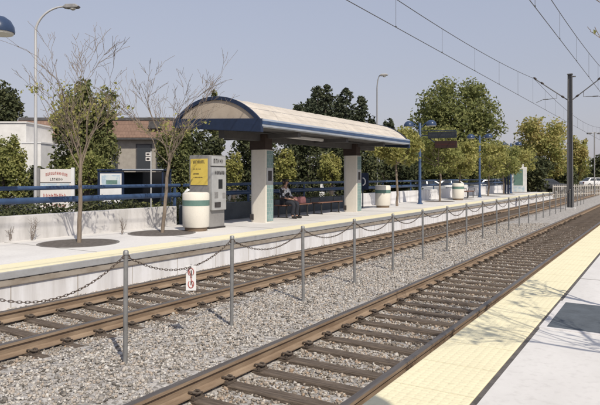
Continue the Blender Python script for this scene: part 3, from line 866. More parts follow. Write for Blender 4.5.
# ------------------------------------------------------------------ benches, person, bags
def make_bench(label, loc):
    t = thing('platform_bench', label, 'bench', loc, group='benches on the far platform')
    L = 1.9
    m = MB()
    for k in range(4): m.b6(-.2 + k * .11, -.11 + k * .11, -L / 2, L / 2, .43, .465)
    m.build('seat', M['timber'], t, bevel=.006)
    for s in (-1, 1):
        y = s * .7
        m = MB(); m.tube([(-.17, y, 0), (-.17, y, .40), (-.17, y, .425)], .028, 8); m.tube([(.17, y, 0), (.17, y, .425)], .028, 8)
        m.b6(-.22, .22, y - .03, y + .03, .40, .43); m.b6(-.22, .22, y - .03, y + .03, 0, .03)
        m.build('leg', M['iron'], t)
    for s in (-1, 1):
        m = MB(); y = s * (L / 2 - .05); m.tube([(-.2, y, .465), (-.2, y, .64), (.0, y, .66), (.2, y, .64), (.2, y, .465)], .018, 6); m.build('armrest', M['iron'], t, smooth=True)
    return t
bn1 = make_bench('dark bench with reddish slats where the person sits', (-11.4, 17.75, ZP))
dup_thing(bn1, 'empty dark bench beside the second shelter column', (-11.4, 20.2, ZP))
dup_thing(bn1, 'empty dark bench far along the platform before the white wall', (-11.3, 39.4, ZP))

def skin_obj(name, joints, edges, m, parent, root=0, sub=2):
    me = bpy.data.meshes.new(name); me.from_pydata([j[0] for j in joints], edges, [])
    o = bpy.data.objects.new(name, me); COL.objects.link(o); o.parent = parent
    md = o.modifiers.new('skin', 'SKIN'); md.use_smooth_shade = True
    sv = me.skin_vertices[0].data
    for i, j in enumerate(joints):
        r = j[1]; sv[i].radius = r if isinstance(r, tuple) else (r, r); sv[i].use_root = (i == root)
    sd = o.modifiers.new('sub', 'SUBSURF'); sd.levels = sub; sd.render_levels = sub
    me.materials.append(m)
    return o

def person():
    t = thing('person', 'person in a white and black patterned top sitting on the shelter bench', 'person', (-11.38, 17.1, ZP))
    # seated, facing the tracks (+x); seat height .465
    J = []; E = []
    def j(p, r, par=None):
        J.append((p, r)); i = len(J) - 1
        if par is not None: E.append((par, i))
        return i
    pel = j((0, 0, .57), (.15, .12)); ab = j((.0, 0, .72), (.14, .11), pel); ch = j((.02, 0, .93), (.165, .115), ab); up = j((.035, 0, 1.04), (.12, .09), ch)
    nk = j((.05, 0, 1.12), .055, up); hd0 = j((.075, 0, 1.19), .075, nk); hd1 = j((.085, 0, 1.28), .09, hd0); hd2 = j((.08, 0, 1.35), .06, hd1)
    for s in (-1, 1):
        h = j((.06, s * .10, .56), .095, pel); kn = j((.45, s * .13, .54), .068, h); kn2 = j((.50, s * .13, .48), .065, kn)
        cf = j((.47, s * .13, .33), .058, kn2); an = j((.44, s * .13, .10), .042, cf); ft = j((.50, s * .14, .05), .045, an); toe = j((.64, s * .15, .04), .035, ft)
        sh = j((.03, s * .17, 1.02), .062, up); el = j((.10, s * .25, .79), .045, sh); fo = j((.24, s * .20, .70), .040, el); wr = j((.36, s * .12, .67), .028, fo)
        pm = j((.41, s * .10, .665), (.036, .018), wr)
        for k in range(4):
            f1 = j((.445 + .006 * (k in (1, 2)), s * (.10 + (.033 - .022 * k)), .66), .0095, pm); j((.485 + .008 * (k in (1, 2)), s * (.10 + (.036 - .024 * k)), .645 - .004 * k), .0085, f1)
        th1 = j((.40, s * .06, .675), .011, pm); j((.43, s * .045, .668), .0095, th1)
    skin_obj('body', J, E, M['skin'], t, 0, 1)
    # face
    m = MB()
    for s in (-1, 1): m.lathe([(0, -.009), (.009, -.004), (.009, .004), (0, .009)], (.168, s * .032, 1.275), 8)
    m.build('eyes', M['ink'], t)
    m = MB(); m.tube([(.165, 0, 1.285), (.195, 0, 1.245), (.17, 0, 1.235)], [.008, .014, .01], 6); m.build('nose', M['skin'], t, smooth=True)
    m = MB(); m.tube([(.163, -.025, 1.205), (.17, 0, 1.207), (.163, .025, 1.205)], .006, 6); m.build('mouth', M['inkred'], t)
    for s in (-1, 1):
        m = MB(); m.tube([(.07, s * .088, 1.29), (.06, s * .1, 1.265), (.075, s * .09, 1.235)], .012, 6); m.build('ear', M['skin'], t, smooth=True)
    # clothing shells
    sh = skin_obj('shirt', [((0, 0, .55), (.168, .135)), ((0, 0, .72), (.158, .128)), ((.02, 0, .93), (.182, .132)), ((.035, 0, 1.06), (.12, .09)),
                     ((.03, .17, 1.03), .08), ((.10, .255, .79), .062), ((.20, .225, .72), .056),
                     ((.03, -.17, 1.03), .08), ((.10, -.255, .79), .062), ((.20, -.225, .72), .056)],
             [(0, 1), (1, 2), (2, 3), (3, 4), (4, 5), (5, 6), (3, 7), (7, 8), (8, 9)], M['shirt'], t, 0, 2)
    skin_obj('trousers', [((0, 0, .56), (.16, .13))] + [q for s in (-1, 1) for q in (((.08, s * .10, .565), .108), ((.45, s * .13, .55), .082), ((.505, s * .13, .47), .080), ((.47, s * .13, .3), .072), ((.44, s * .13, .10), .06))],
             [(0, 1), (1, 2), (2, 3), (3, 4), (4, 5), (0, 6), (6, 7), (7, 8), (8, 9), (9, 10)], M['trousers'], t, 0, 2)
    skin_obj('hair', [((.05, 0, 1.17), .06), ((.05, 0, 1.27), .1), ((.06, 0, 1.345), .082)], [(0, 1), (1, 2)], M['hair'], t, 1, 2)
    for s in (-1, 1):
        skin_obj('shoe', [((.42, s * .13, .055), .05), ((.52, s * .14, .05), .05), ((.66, s * .15, .042), .038)], [(0, 1), (1, 2)], M['shoe'], t, 0, 2)
person()
def bag(label, loc, w, h, m_):
    t = thing('hand_bag', label, 'bag', loc, group='bags on the bench')
    m = MB(); m.prism([(-w / 2, 0), (w / 2, 0), (w / 2 * .86, h * .8), (w / 2 * .5, h), (-w / 2 * .5, h), (-w / 2 * .86, h * .8)], -.09, .09, 'x')
    m.build('bag_body', m_, t, bevel=.03, fixn=True)
    m = MB(); m.tube([(0, -w * .3, h * .93), (0, -w * .22, h * 1.25), (0, w * .22, h * 1.25), (0, w * .3, h * .93)], .012, 6); m.build('bag_handle', M['ink'], t, smooth=True)
bag('small pink bag on the bench next to the person', (-11.4, 17.78, ZP + .467), .26, .26, M['pink'])
bag('wider pink bag at the end of the bench', (-11.4, 18.3, ZP + .467), .42, .25, M['pink'])
bag('black rucksack leaning close by the seated person', (-11.42, 17.45, ZP + .467), .28, .44, M['iron'])

# ------------------------------------------------------------------ blue platform lamps with dome heads
def lamp_pole(label, loc, rz=0.0):
    t = thing('dome_lamp', label, 'lamp post', loc, rz, group='blue dome lamps of the platforms')
    m = MB(); m.lathe([(.16, 0), (.16, .03), (.10, .05), (.085, .3), (.075, .35), (.07, 4.25), (.05, 4.28)], n=16); m.build('pole', M['blue'], t, smooth=True)
    for a in (0, PI):
        cx, cy = .62 * math.cos(a), .55 * math.sin(a)
        m = MB(); m.tube([(0, 0, 3.95), (cx * .45, cy * .45, 4.22), (cx * .8, cy * .8, 4.36), (cx, cy, 4.36)], .026, 8); m.build('arm', M['blue'], t, smooth=True)
        m = MB(); m.lathe([(.265, 4.10), (.27, 4.13), (.255, 4.22), (.20, 4.32), (.11, 4.385), (.03, 4.40)], (cx, cy, 0), 20); d = m.build('dome', M['dome'], t, smooth=True)
        m = MB(); m.lathe([(.24, 4.07), (.25, 4.098)], (cx, cy, 0), 20); m.build('lens', M['lens'], d)
    return t
lp = lamp_pole('blue four dome lamp post carrying the two hanging signs', (-10.95, 29.4, ZP))
def dl(label, loc): return dup_thing(lp, label, loc)
dl('blue dome lamp post at the left frame edge, only its dome showing', (-10.95, 6.12, ZP))
dl('dark blue dome lamp post among the yellow trees right of the hanging signs', (-10.9, 40.9, ZP))
dl('farthest blue dome lamp post before the orange tree', (-11.2, 52.0, ZP))
dl('unseen blue dome lamp post added to cast a shadow on the near platform', (2.24, 1.17, ZP))  # added out of view so its dome throws a shadow on the tactile strip

def hanging_sign():
    t = thing('hanging_sign', 'pair of dark hanging signs, slate above maroon, beside the blue pole', 'sign', (-10.95, 29.4, ZP))
    m = MB(); m.b6(.45, 1.95, -.06, .06, 3.43, 3.76); a = m.build('upper_board', M['boardblue'], t, bevel=.01)
    m = MB(); m.b6(.82, 1.97, -.07, .07, 2.92, 3.28); b = m.build('lower_board', M['boardred'], t, bevel=.01)
    m = MB(); marks(m, (.52, -.063, 3.53), (1, 0, 0), (0, 0, 1), 1.3, .12, 14, 2); m.build('lettering', M['inkdim'], a)
    m = MB(); marks(m, (.9, -.073, 3.06), (1, 0, 0), (0, 0, 1), .98, .07, 16, 9); m.build('lettering', M['inkdimred'], b)
    m = MB(); m.tube([(.07, 0, 3.6), (.46, 0, 3.6)], .03, 8); m.tube([(.07, 0, 3.85), (1.9, 0, 3.80)], .022, 8); m.tube([(.5, 0, 3.45), (.84, 0, 3.2)], .025, 8)
    m.tube([(1.4, 0, 3.44), (1.4, 0, 3.27)], .02, 8); m.build('bracket', M['navy'], t, smooth=True)
hanging_sign()

# ------------------------------------------------------------------ map kiosk far along the platform
def kiosk():
    t = thing('map_kiosk', 'glazed map kiosk with green panel and blue posts far along the platform', 'kiosk', (-10.6, 50.0, ZP))
    for x in (-.62, -.38): 
        m = MB(); m.b6(x - .07, x + .07, -.07, .07, 0, 2.25); m.build('post', M['navy'], t)
    m = MB(); m.b6(-.1, 1.05, -.05, .05, .15, 2.2); f = m.build('case', M['white'], t, bevel=.02)
    m = MB(); m.b6(.05, .78, -.056, -.051, .7, 2.05); m.build('map_panel', M['mapgreen'], f)
    m = MB(); m.b6(.05, .9, -.055, -.051, .2, .62); m.build('lower_panel', M['mapface'], f)
    m = MB(); m.b6(.7, .82, -.03, .03, 2.2, 2.45); m.build('finial', M['white'], t)
kiosk()

# ------------------------------------------------------------------ street lamps
def cobra(label, loc, H, arm, m_, r0, rz, thick=1.0):
    t = thing('street_lamp', label, 'street lamp', loc, rz, group='tall street lamps beyond the wall')
    m = MB(); m.tube([(0, 0, -.1), (0, 0, H - .9)], [r0, r0 * .72], 12); m.build('pole', m_, t, smooth=True)
    m = MB(); pts = []
    for k in range(11):
        s = k / 10; pts.append((arm * (1 - math.cos(s * PI / 2)) if False else arm * s ** 1.6, 0, H - .9 + .9 * math.sin(s * PI / 2)))
    m.tube(pts, [r0 * .70 - r0 * .25 * k / 10 for k in range(11)], 10); m.build('arm', m_, t, smooth=True)
    m = MB(); hx = arm
    m.prism([(hx - .12, H - .05), (hx + .05, H - .08), (hx + .45, H - .06), (hx + .52, H), (hx + .38, H + .08), (hx + .02, H + .07)], -.13, .13); h = m.build('lamp_head', M['greypole'], t, bevel=.03, fixn=True)
    m = MB(); m.lathe([(.02, -.09), (.09, -.06), (.12, 0)], (hx + .25, 0, H - .06), 12); m.build('lens', M['lens'], h, smooth=True)
    return t
c = at(35.6, 22.0); cobra('tall white street lamp at left with a curved arm', (c.x, c.y, .1), zat(6.5, 22) - .1, 1.15, M['lamppole'], .068, TH)
c = at(377, 40.0); cobra('slim grey street lamp rising behind the shelter roof', (c.x, c.y, .1), zat(75, 40) - .1, .25, M['greypole'], .06, TH)
c = at(594.5, 60.0)
t = thing('street_lamp', 'distant twin headed street lamp at the right frame edge', 'street lamp', (c.x, c.y, 0), TH, group='tall street lamps beyond the wall')
m = MB(); m.tube([(0, 0, 0), (0, 0, 6.4)], .06, 8); m.build('pole', M['greypole'], t)
m = MB(); m.tube([(-.5, 0, 6.25), (0, 0, 6.35), (.5, 0, 6.25)], .04, 6); m.build('arm', M['greypole'], t)
for s in (-1, 1):
    m = MB(); m.box((s * .55, 0, 6.25), (.42, .25, .16)); m.build('lamp_head', M['mast'], t, bevel=.03)

# ------------------------------------------------------------------ tree making
def leaf_quads(mb, lobes, n, size, r, shell=.55, flat=0.0):
    """n leaf clumps spread through ellipsoid lobes [(centre, (rx,ry,rz))]"""
    w = np.array([l[1][0] * l[1][1] + l[1][0] * l[1][2] for l in lobes]); w = w / w.sum()
    idx = r.choice(len(lobes), n, p=w)
    C = np.array([l[0] for l in lobes])[idx]; Rr = np.array([l[1] for l in lobes])[idx]
    d = r.normal(size=(n, 3)); d /= np.linalg.norm(d, axis=1)[:, None]
    rr = (shell + (1.08 - shell) * r.uniform(0, 1, n) ** .7)
    rr = np.where(r.uniform(0, 1, n) < .5, np.abs(r.normal(0, .55, n)).clip(.05, 1.16), rr)
    P = C + d * Rr * rr[:, None]
    nn = d * .7 + r.normal(size=(n, 3)) * .75 + np.array((0, 0, .25)); nn /= np.linalg.norm(nn, axis=1)[:, None]
    a = np.cross(nn, r.normal(size=(n, 3))); a /= np.linalg.norm(a, axis=1)[:, None]; b = np.cross(nn, a)
    s = size * r.uniform(.55, 1.35, n)[:, None]
    o = len(mb.v)
    bend = nn * s * .25
    V = np.stack([P - a * s - bend, P - b * s * .62, P + a * s - bend, P + b * s * .62], 1).reshape(-1, 3)
    mb.v += [tuple(x) for x in V.tolist()]
    for i in range(n):
        k = o + 4 * i; mb.f.append((k, k + 1, k + 2, k + 3)); mb.mi.append(0)

def limb(mb, p, q, r0, r1, r, n=5, wig=.12, sides=6):
    p = Vector(p); q = Vector(q); L = (q - p).length
    pts = []
    for k in range(n + 1):
        s = k / n; o = Vector((r.uniform(-1, 1), r.uniform(-1, 1), r.uniform(-.5, .5))) * L * wig * .25 * (math.sin(PI * s))
        pts.append(p.lerp(q, s) + o)
    mb.tube(pts, [r0 + (r1 - r0) * k / n for k in range(n + 1)], sides)

def crown_tree(name, label, cat, u, D, vtop, vbot, wpx, leaf, nleaf, size, seed, ground=.1, nlobes=16, bark='darkbark', group=None,
               cone=False, depth=None, shell=.55, trunk_w=.16, loc=None, squash=1.0, gap=.0):
    r = np.random.default_rng(seed); pr = random.Random(seed)
    base = at(u, D) if loc is None else Vector(loc); zt = zat(vtop, D); zb = zat(vbot, D)
    W = wpx * D / F / 2; H = zt - zb
    t = thing(name, label, cat, (base.x, base.y, ground), pr.uniform(0, 6), group)
    zc0 = zb - ground; 
    lobes = [] if cone else [((0, 0, zc0 + H * .5), ((W * .84, W * .84, H * .44) if nlobes >= 20 else (W * .62, W * .62, H * .36)))]
    for k in range(nlobes if cone else int(nlobes * 1.9)):
        if cone:
            s = (k + .5) / nlobes; z = zc0 + H * (s ** .9) * .98
            rw = W * (1 - s) ** .8 * .95 + .12
            a = k * 2.4 + pr.uniform(-.3, .3); q = rw * pr.uniform(.25, .55)
            lr = max(rw * pr.uniform(.45, .65), .2)
            lobes.append(((q * math.cos(a), q * math.sin(a), z), (lr, lr, lr * .55)))
        else:
            z = pr.uniform(-1, 1); a = k * 2.4 + pr.uniform(-.5, .5); e = math.sqrt(max(1 - z * z * .85, .05))
            lr = pr.uniform(.17, .34)
            q = (1 - lr * .8) * e * pr.uniform(.55, 1.05)
            lobes.append(((W * q * math.cos(a), W * q * math.sin(a), zc0 + H * (.5 + .5 * z * (1 - lr * .6))), (W * lr, W * lr, max(H * .5 * lr * 1.05, W * lr * .6))))
    # trunk + limbs
    m = MB(); fork = zc0 + H * (.12 if not cone else .9)
    limb(m, (0, 0, -.2), (pr.uniform(-.1, .1), pr.uniform(-.1, .1), fork), trunk_w, trunk_w * (.7 if not cone else .25), pr, 6, .1, 8)
    for c_, rr in lobes[::2]:
        z0 = fork if not cone else c_[2]
        limb(m, (0, 0, z0 - pr.uniform(0, .1)), c_, trunk_w * .45, trunk_w * .1, pr, 4, .2, 5)
    m.build('trunk', M[bark], t, smooth=True)
    m = MB()
    if cone:
        n = int(nleaf * 2.1); sz = r.uniform(0, 1, n) ** 1.35; a = r.uniform(0, 2 * PI, n); ph = pr.uniform(0, 6)
        env = W * (1.0 - sz) ** .45 * (.72 + .28 * np.sin(a * 3 + sz * 17 + ph)) + .10
        q = env * np.sqrt(r.uniform(.05, 1.1, n))
        pts = [((q[i] * math.cos(a[i]), q[i] * math.sin(a[i]), zc0 + H * sz[i] - q[i] * .25), (.22, .22, .14)) for i in range(0, n, 6)]
        leaf_quads(m, pts, n, size * .6, r, .2)
    else:
        leaf_quads(m, lobes, int(nleaf * 2.1), size * .68, r, shell)
    m.build('crown', M[leaf], t)
    return t

def bare_tree(name, label, loc, seed, fork, height, spread, leaf, nleaf, lsize, r0=.05, lean=(0, 0), nmain=6, leafz=(0, 99), group=None, sub=3, lf=.5):
    pr = random.Random(seed); r = np.random.default_rng(seed)
    t = thing(name, label, 'tree', loc, 0, group)
    m = MB(); tips = []
    top = Vector((lean[0], lean[1], fork))
    limb(m, (0, 0, -.1), top, r0, r0 * .66, pr, 7, .05, 10)
    def grow(p, d, L, rad_, lev):
        q = p + d * L
        n = 4; pts = [p]
        for k in range(1, n + 1):
            s = k / n
            pts.append(p + d * L * s + Vector((pr.uniform(-1, 1), pr.uniform(-1, 1), pr.uniform(-.4, .6))) * L * .055)
        rs = [max(rad_ * (1 - .6 * k / n), .0036) for k in range(n + 1)]
        m.tube(pts, rs, 6 if lev < 2 else 4, cap=False)
        for k in range(1, n + 1): tips.append((pts[k], lev))
        if lev >= sub: return
        nb = pr.randint(3, 5) if lev < 2 else pr.randint(2, 3)
        for _ in range(nb):
            k = pr.randint(1, n); dd = (d + Vector((pr.uniform(-1, 1), pr.uniform(-1, 1), pr.uniform(-.35, .75))) * .72).normalized()
            grow(pts[k], dd, L * pr.uniform(.38, .62), rs[k] * .68, lev + 1)
    for k in range(nmain):
        a = 2 * PI * k / nmain + pr.uniform(-.3, .3)
        sp = spread * pr.uniform(.45, 1.05); up = (height - fork) * pr.uniform(.62, 1.0)
        d = Vector((sp * math.cos(a), sp * math.sin(a), up)); L = d.length * .72
        grow(top - Vector((0, 0, pr.uniform(0, .35))), d.normalized(), L, r0 * .31, 0)
    m.build('trunk', M['bark'], t, smooth=True)
    pts = [p for p, lev in tips if lev >= 1 and leafz[0] < p.z < leafz[1]]
    if nleaf and pts:
        m = MB(); lob = []
        for _ in range(max(8, int(len(pts) * lf))):
            p = pr.choice(pts); s = lsize * pr.uniform(1.5, 3.5); lob.append(((p.x, p.y, p.z - s * .3), (s, s, s)))
        leaf_quads(m, lob, nleaf, lsize, r, .1); m.build('crown', M[leaf], t)
    return t

# tree pits with iron grates
def round_pit(label, loc):
    t = thing('tree_grate', label, 'tree grate', loc, group='round dark tree pits of the far platform')
    m = MB(); m.lathe([(.80, -.03), (.80, .004), (.86, .004), (.86, -.03)], n=40, cap=False); m.build('kerb_ring', M['pitring'], t, smooth=True)
    m = MB(); m.lathe([(.799, -.02), (.799, .002), (.5, .008), (.16, .012), (0.0, .012)], n=40); m.build('plate', M['pitfill'], t, smooth=True)
    return t
def pit(label, loc, fill='grate'):
    t = thing('tree_grate', label, 'tree grate', loc, group='square dark tree pits in the platforms')
    w = .65
    m = MB()
    for a in range(4):
        R = Matrix.Rotation(a * PI / 2, 3, 'Z')
        m.box(R @ Vector((0, w + .03, -.01)), (2 * w + .12 if a % 2 == 0 else 2 * w - 0.0, .06, .03), mtx=R)
    m.build('kerb', M['kerb'], t)
    m = MB(); m.b6(-w, w, -w, w, -.03, -.002 + .006); m.build('plate', M[fill], t)
    return t
Z2 = ZP + .002
tg = round_pit('round dark tree pit under the left bare tree', (-10.94, 8.3, Z2))
dup_thing(tg, 'round dark tree pit under the second bare tree', (-11.04, 10.9, Z2))
pit('square dark slate tree pit at right on the near platform', (-.33, 6.75, Z2))

bare_tree('young_tree', 'slim young tree with yellow olive leaves and bare upper twigs, left one', (-10.94, 8.3, ZP), 3, 1.95, 4.45, 1.1, 'leaf_yellow', 480, .045, .052, (.02, .03), 8, (2.3, 3.5), group='young trees on the platforms', lf=.35)
bare_tree('young_tree', 'slim bare young tree with fanning twigs near the ticket machine', (-11.04, 10.9, ZP), 8, 2.05, 4.55, 1.75, 'leaf_yellow', 110, .045, .05, (.12, .16), 8, (1.8, 3.0), group='young trees on the platforms', lf=.2)
bare_tree('young_tree', 'young tree on the near platform, only its leaf tips in frame', (.12, 6.95, ZP), 21, 1.5, 3.75, .78, 'leaf_green', 200, .04, .05, (.1, 0), 6, (1.5, 3.8), group='young trees on the platforms', lf=.15)
bare_tree('young_tree', 'bare young tree standing out of frame on the near platform', (1.25, 4.5, ZP), 5, 1.9, 4.1, 1.0, 'leaf_green', 160, .05, .05, (0, 0), 5, (2.0, 4.0), group='young trees on the platforms', lf=.15)

# ------------------------------------------------------------------ background trees
T = crown_tree
G1 = 'trees beyond the platform wall'
T('round_tree', 'dark round tree behind the white notice board at left', 'tree', 84, 30, 80, 196, 82, 'leaf_mid', 5600, .15, 101, group=G1, nlobes=18)
T('shrub_tree', 'yellow green bushy tree before the white building', 'tree', 6, 27, 135, 206, 42, 'leaf_green', 2600, .12, 102, group=G1)
T('round_tree', 'dark tree behind the white building at the left edge', 'tree', 4, 70, 84, 150, 46, 'leaf_dark', 2200, .34, 103, group=G1, ground=0)
T('shrub', 'leafy olive shrub under the round dark tree', 'shrub', 88, 27, 152, 190, 52, 'leaf_green', 1500, .11, 104, group=G1)
T('shrub_tree', 'dark bushy tree between the tiled building and the ticket machine', 'tree', 176, 31, 122, 200, 44, 'leaf_mid', 2600, .14, 105, group=G1)
T('dark_tree', 'dark evergreen behind the yellow notice', 'tree', 205, 34, 128, 206, 60, 'leaf_dark', 3400, .16, 106, group=G1)
T('dark_tree', 'dark evergreen behind the first shelter column', 'tree', 256, 36, 126, 206, 66, 'leaf_dark', 3600, .16, 107, group=G1)
T('dark_tree', 'dark evergreen in the middle behind the benches', 'tree', 306, 37, 128, 206, 66, 'leaf_dark', 3600, .16, 108, group=G1)
T('dark_tree', 'dark evergreen behind the second shelter column', 'tree', 352, 39, 136, 206, 62, 'leaf_dark', 3400, .17, 109, group=G1)
T('dark_tree', 'dark evergreen below the slim grey street lamp', 'tree', 398, 42, 142, 204, 58, 'leaf_dark', 3000, .18, 110, group=G1)
T('dark_shrub', 'dark shrub under the white building annex', 'shrub', 36, 36, 166, 205, 34, 'leaf_dark', 1800, .14, 114, group=G1)
T('yellow_shrub', 'yellow leaved shrub tree just right of the first column', 'shrub', 286, 29, 150, 184, 26, 'leaf_yellow', 1300, .11, 111, group=G1)
T('yellow_shrub', 'yellow leaved shrub tree just left of the second column', 'shrub', 330, 31, 152, 186, 26, 'leaf_yellow', 1300, .11, 112, group=G1)
T('yellow_shrub', 'yellow leaved shrub between the ticket machine and first column', 'shrub', 234, 27, 152, 188, 20, 'leaf_yellow', 900, .10, 113, group=G1)
for k, (u, vt, w) in enumerate(((298, 104, 26), (317, 86, 26), (327, 85, 22), (346, 88, 28), (361, 97, 20), (310, 100, 24))):
    T('pine_tree', ['low dark pine at the left end of the pine clump', 'tall twin pine with the left spire', 'tall twin pine with the right spire', 'tall pine with a separate spire at the clump centre right',
                    'leaning pine at the right end of the pine clump', 'bushy pine filling the clump before the spires'][k], 'pine tree', u, 62 + k * 1.5, vt, 150, w * 1.5, 'leaf_pine', 1700, .27, 120 + k, group='pines behind the shelter roof', cone=True, nlobes=13, ground=0)
T('pine_tree', 'broad dark pine mass filling the base of the pine clump', 'pine tree', 327, 70, 99, 152, 76, 'leaf_pine', 4200, .28, 129, group='pines behind the shelter roof', ground=0, nlobes=22)
T('dark_tree', 'small dark tree top poking over the roof crest', 'tree', 216, 66, 92, 140, 22, 'leaf_mid', 900, .3, 130, group=G1, ground=0)
T('dark_tree', 'small dark tree left of the slim grey street lamp base', 'tree', 372, 66, 117, 165, 16, 'leaf_pine', 700, .3, 131, group=G1, ground=0)
T('dark_tree', 'small dark tree right of the slim grey street lamp base', 'tree', 388, 68, 120, 165, 18, 'leaf_pine', 800, .3, 132, group=G1, ground=0)
T('broad_tree', 'large round olive tree towering behind the hanging signs', 'tree', 456, 66, 83, 178, 98, 'leaf_olive', 9000, .29, 233, group=G1, ground=0, nlobes=34, trunk_w=.35)
G2 = 'autumn trees along the far platform'
row = [(26.7, 128, 167, 58, 'leaf_yellow', 'yellow green platform tree just past the shelter end'),
       (33.0, 126, 172, 62, 'leaf_green', 'green tinted platform tree behind the hanging signs'),
       (37.2, 140, 175, 50, 'leaf_yellow', 'yellow platform tree left of the dark second lamp post'),
       (44.0, 141, 177, 52, 'leaf_yellow', 'yellow platform tree right of the dark second lamp post'),
       (49.0, 143, 177, 46, 'leaf_green', 'green tinted platform tree close left of the map kiosk'),
       (55.0, 146, 178, 44, 'leaf_yellow', 'low yellow platform tree above the map kiosk')]
for k, (y, vt, vb, w, lf_, lab) in enumerate(row):
    D = 11.1 * ST + y * CT
    T('autumn_tree', lab, 'tree', 0, D, vt, vb, w, lf_, 1900, .135, 140 + k, ground=ZP, group=G2, loc=(-11.1, y, 0), trunk_w=.07, nlobes=17, bark='bark', shell=.4)
    if k: dup_thing(tg, 'round dark tree pit under the %s' % lab.replace(' tree', ' tree', 1), (-11.1, y, Z2))
T('broad_tree', 'mid green tree between the shelter end and the hanging signs', 'tree', 412, 58, 132, 190, 60, 'leaf_olive', 3600, .22, 152, group=G1, ground=0)
T('broad_tree', 'olive tree low behind the second lamp post', 'tree', 494, 62, 136, 190, 54, 'leaf_olive', 3400, .22, 153, group=G1, ground=0)
T('autumn_tree', 'big orange green tree left of the catenary pole', 'tree', 543, 74, 114, 182, 62, 'leaf_orange', 5200, .27, 144, group=G2, ground=0, nlobes=22)
T('autumn_tree', 'orange tinted tree just right of the catenary pole', 'tree', 577, 80, 138, 186, 30, 'leaf_orange', 2200, .28, 145, group=G2, ground=0)
T('dark_tree', 'dark distant tree at the right frame edge', 'tree', 601, 105, 156, 190, 26, 'leaf_dark', 1100, .4, 146, group=G1, ground=0)
T('dark_tree', 'dark tree behind the map kiosk', 'tree', 528, 66, 150, 192, 50, 'leaf_dark', 2600, .26, 147, group=G1, ground=0)
T('dark_tree', 'dark tree behind the parked cars below the big olive tree', 'tree', 440, 58, 150, 194, 66, 'leaf_mid', 2800, .24, 148, group=G1, ground=0)
T('dark_tree', 'dark tree behind the parked cars beside the dark lamp post', 'tree', 486, 62, 152, 194, 60, 'leaf_mid', 2600, .24, 149, group=G1, ground=0)
T('dark_tree', 'dark shrub tree below the orange tree at right', 'tree', 560, 76, 166, 192, 44, 'leaf_dark', 1800, .28, 150, group=G1, ground=0)

# far wood: one mass
def far_wood():
    r = np.random.default_rng(77); m = MB(); lob = []
    for k in range(150):
        u = -80 + 760 * k / 149; D = 150 + 40 * math.sin(k * 1.7)
        c = at(u, D); h = r.uniform(3.0, 6.5); lob.append(((c.x, c.y, h * .5 - .5), (4.0, 4.0, h * .62)))
    leaf_quads(m, lob, 16000, .65, r, .5)
    tag(m.build('far_wood', M['leaf_mid']), 'distant line of trees along the horizon', 'woodland', kind='stuff')
far_wood()

def hedge(label, y0, y1, x, h, n, seed, leaf='leaf_dark', name='hedge'):
    r = np.random.default_rng(seed); m = MB(); lob = []
    k = 0; y = y0
    while y < y1:
        lob.append(((x + r.uniform(-.15, .15), y, h * .55 + .1), (.5, .6, h * .52 * r.uniform(.85, 1.1)))); y += .55
    leaf_quads(m, lob, n, .05, r, .6)
    tag(m.build(name, M[leaf]), label, 'hedge')
hedge('dark clipped hedge behind the pale wall and blue railing', 5.0, 13.2, -14.1, 1.02, 17000, 61)
hedge('green hedge behind the dark wall of the shelter', 13.6, 26, -14.4, .86, 14000, 62, 'leaf_mid')

# weeds growing at the foot of the pale wall
def weed(label, u, v0, h, seed):
    D = F * (HC - ZP) / (v0 - 176.0); c = at(u, D); pr = random.Random(seed)
    t = thing('dry_weed', label, 'plant', (c.x, c.y, ZP), 0, 'dry weeds at the foot of the pale wall')
    m = MB()
    for k in range(7):
        a = pr.uniform(0, 6.28); s = pr.uniform(.05, .3) * h
        p = Vector((0, 0, 0)); q = Vector((s * math.cos(a) * .6, s * math.sin(a), h * pr.uniform(.6, 1)))
        limb(m, p, q, .008, .003, pr, 4, .3, 4)
        for _ in range(3):
            b = p.lerp(q, pr.uniform(.4, .9)); limb(m, b, b + Vector((pr.uniform(-.05, .05), pr.uniform(-.12, .12), pr.uniform(.03, .15))), .004, .002, pr, 2, .2, 3)
    m.build('stems', M['twig'], t)
weed('dry leggy weed at the wall foot left of the first tree', 32, 240.5, .55, 1)
weed('small dry weed at the wall foot right of the first tree', 122, 234.5, .42, 2)
weed('thin dry weed at the far left wall foot', 10, 241.5, .35, 3)

# ------------------------------------------------------------------ buildings
def white_building():
    c = at(-14, 50); t = thing('white_building', 'plain white flat roofed building at the left edge', 'building', (c.x, c.y, 0), TH)
    z = lambda v: zat(v, 50)
    s = 50 / F
    x1 = (26 + 14) * s
    m = MB(); m.b6(-9, x1, 0, 8, 0, z(123)); w = m.build('wall', M['whitestucco'], t)
    m = MB(); m.b6(-9.1, x1 + .1, -.1, 8.1, z(123), z(121.6)); m.build('parapet', M['whitestucco'], t)
    m = MB(); m.b6(x1 + .002, x1 + 20 * s, -1.0, 6, 0, z(144)); m.build('annex', M['whitestucco'], t)
    m = MB(); m.b6(x1 + .1, x1 + 20 * s + .06, -1.06, 6, z(144), z(142.6)); m.build('annex_parapet', M['white'], t)
    for k in range(3):
        xx = -5 + k * 2.4
        m = MB(); m.b6(xx, xx + 1.3, -.05, .0, 1.4, 2.8); f = m.build('window', M['white'], t)
        m = MB(); m.b6(xx + .1, xx + 1.2, -.06, -.051, 1.5, 2.7); m.build('pane', M['winglass'], f)
white_building()

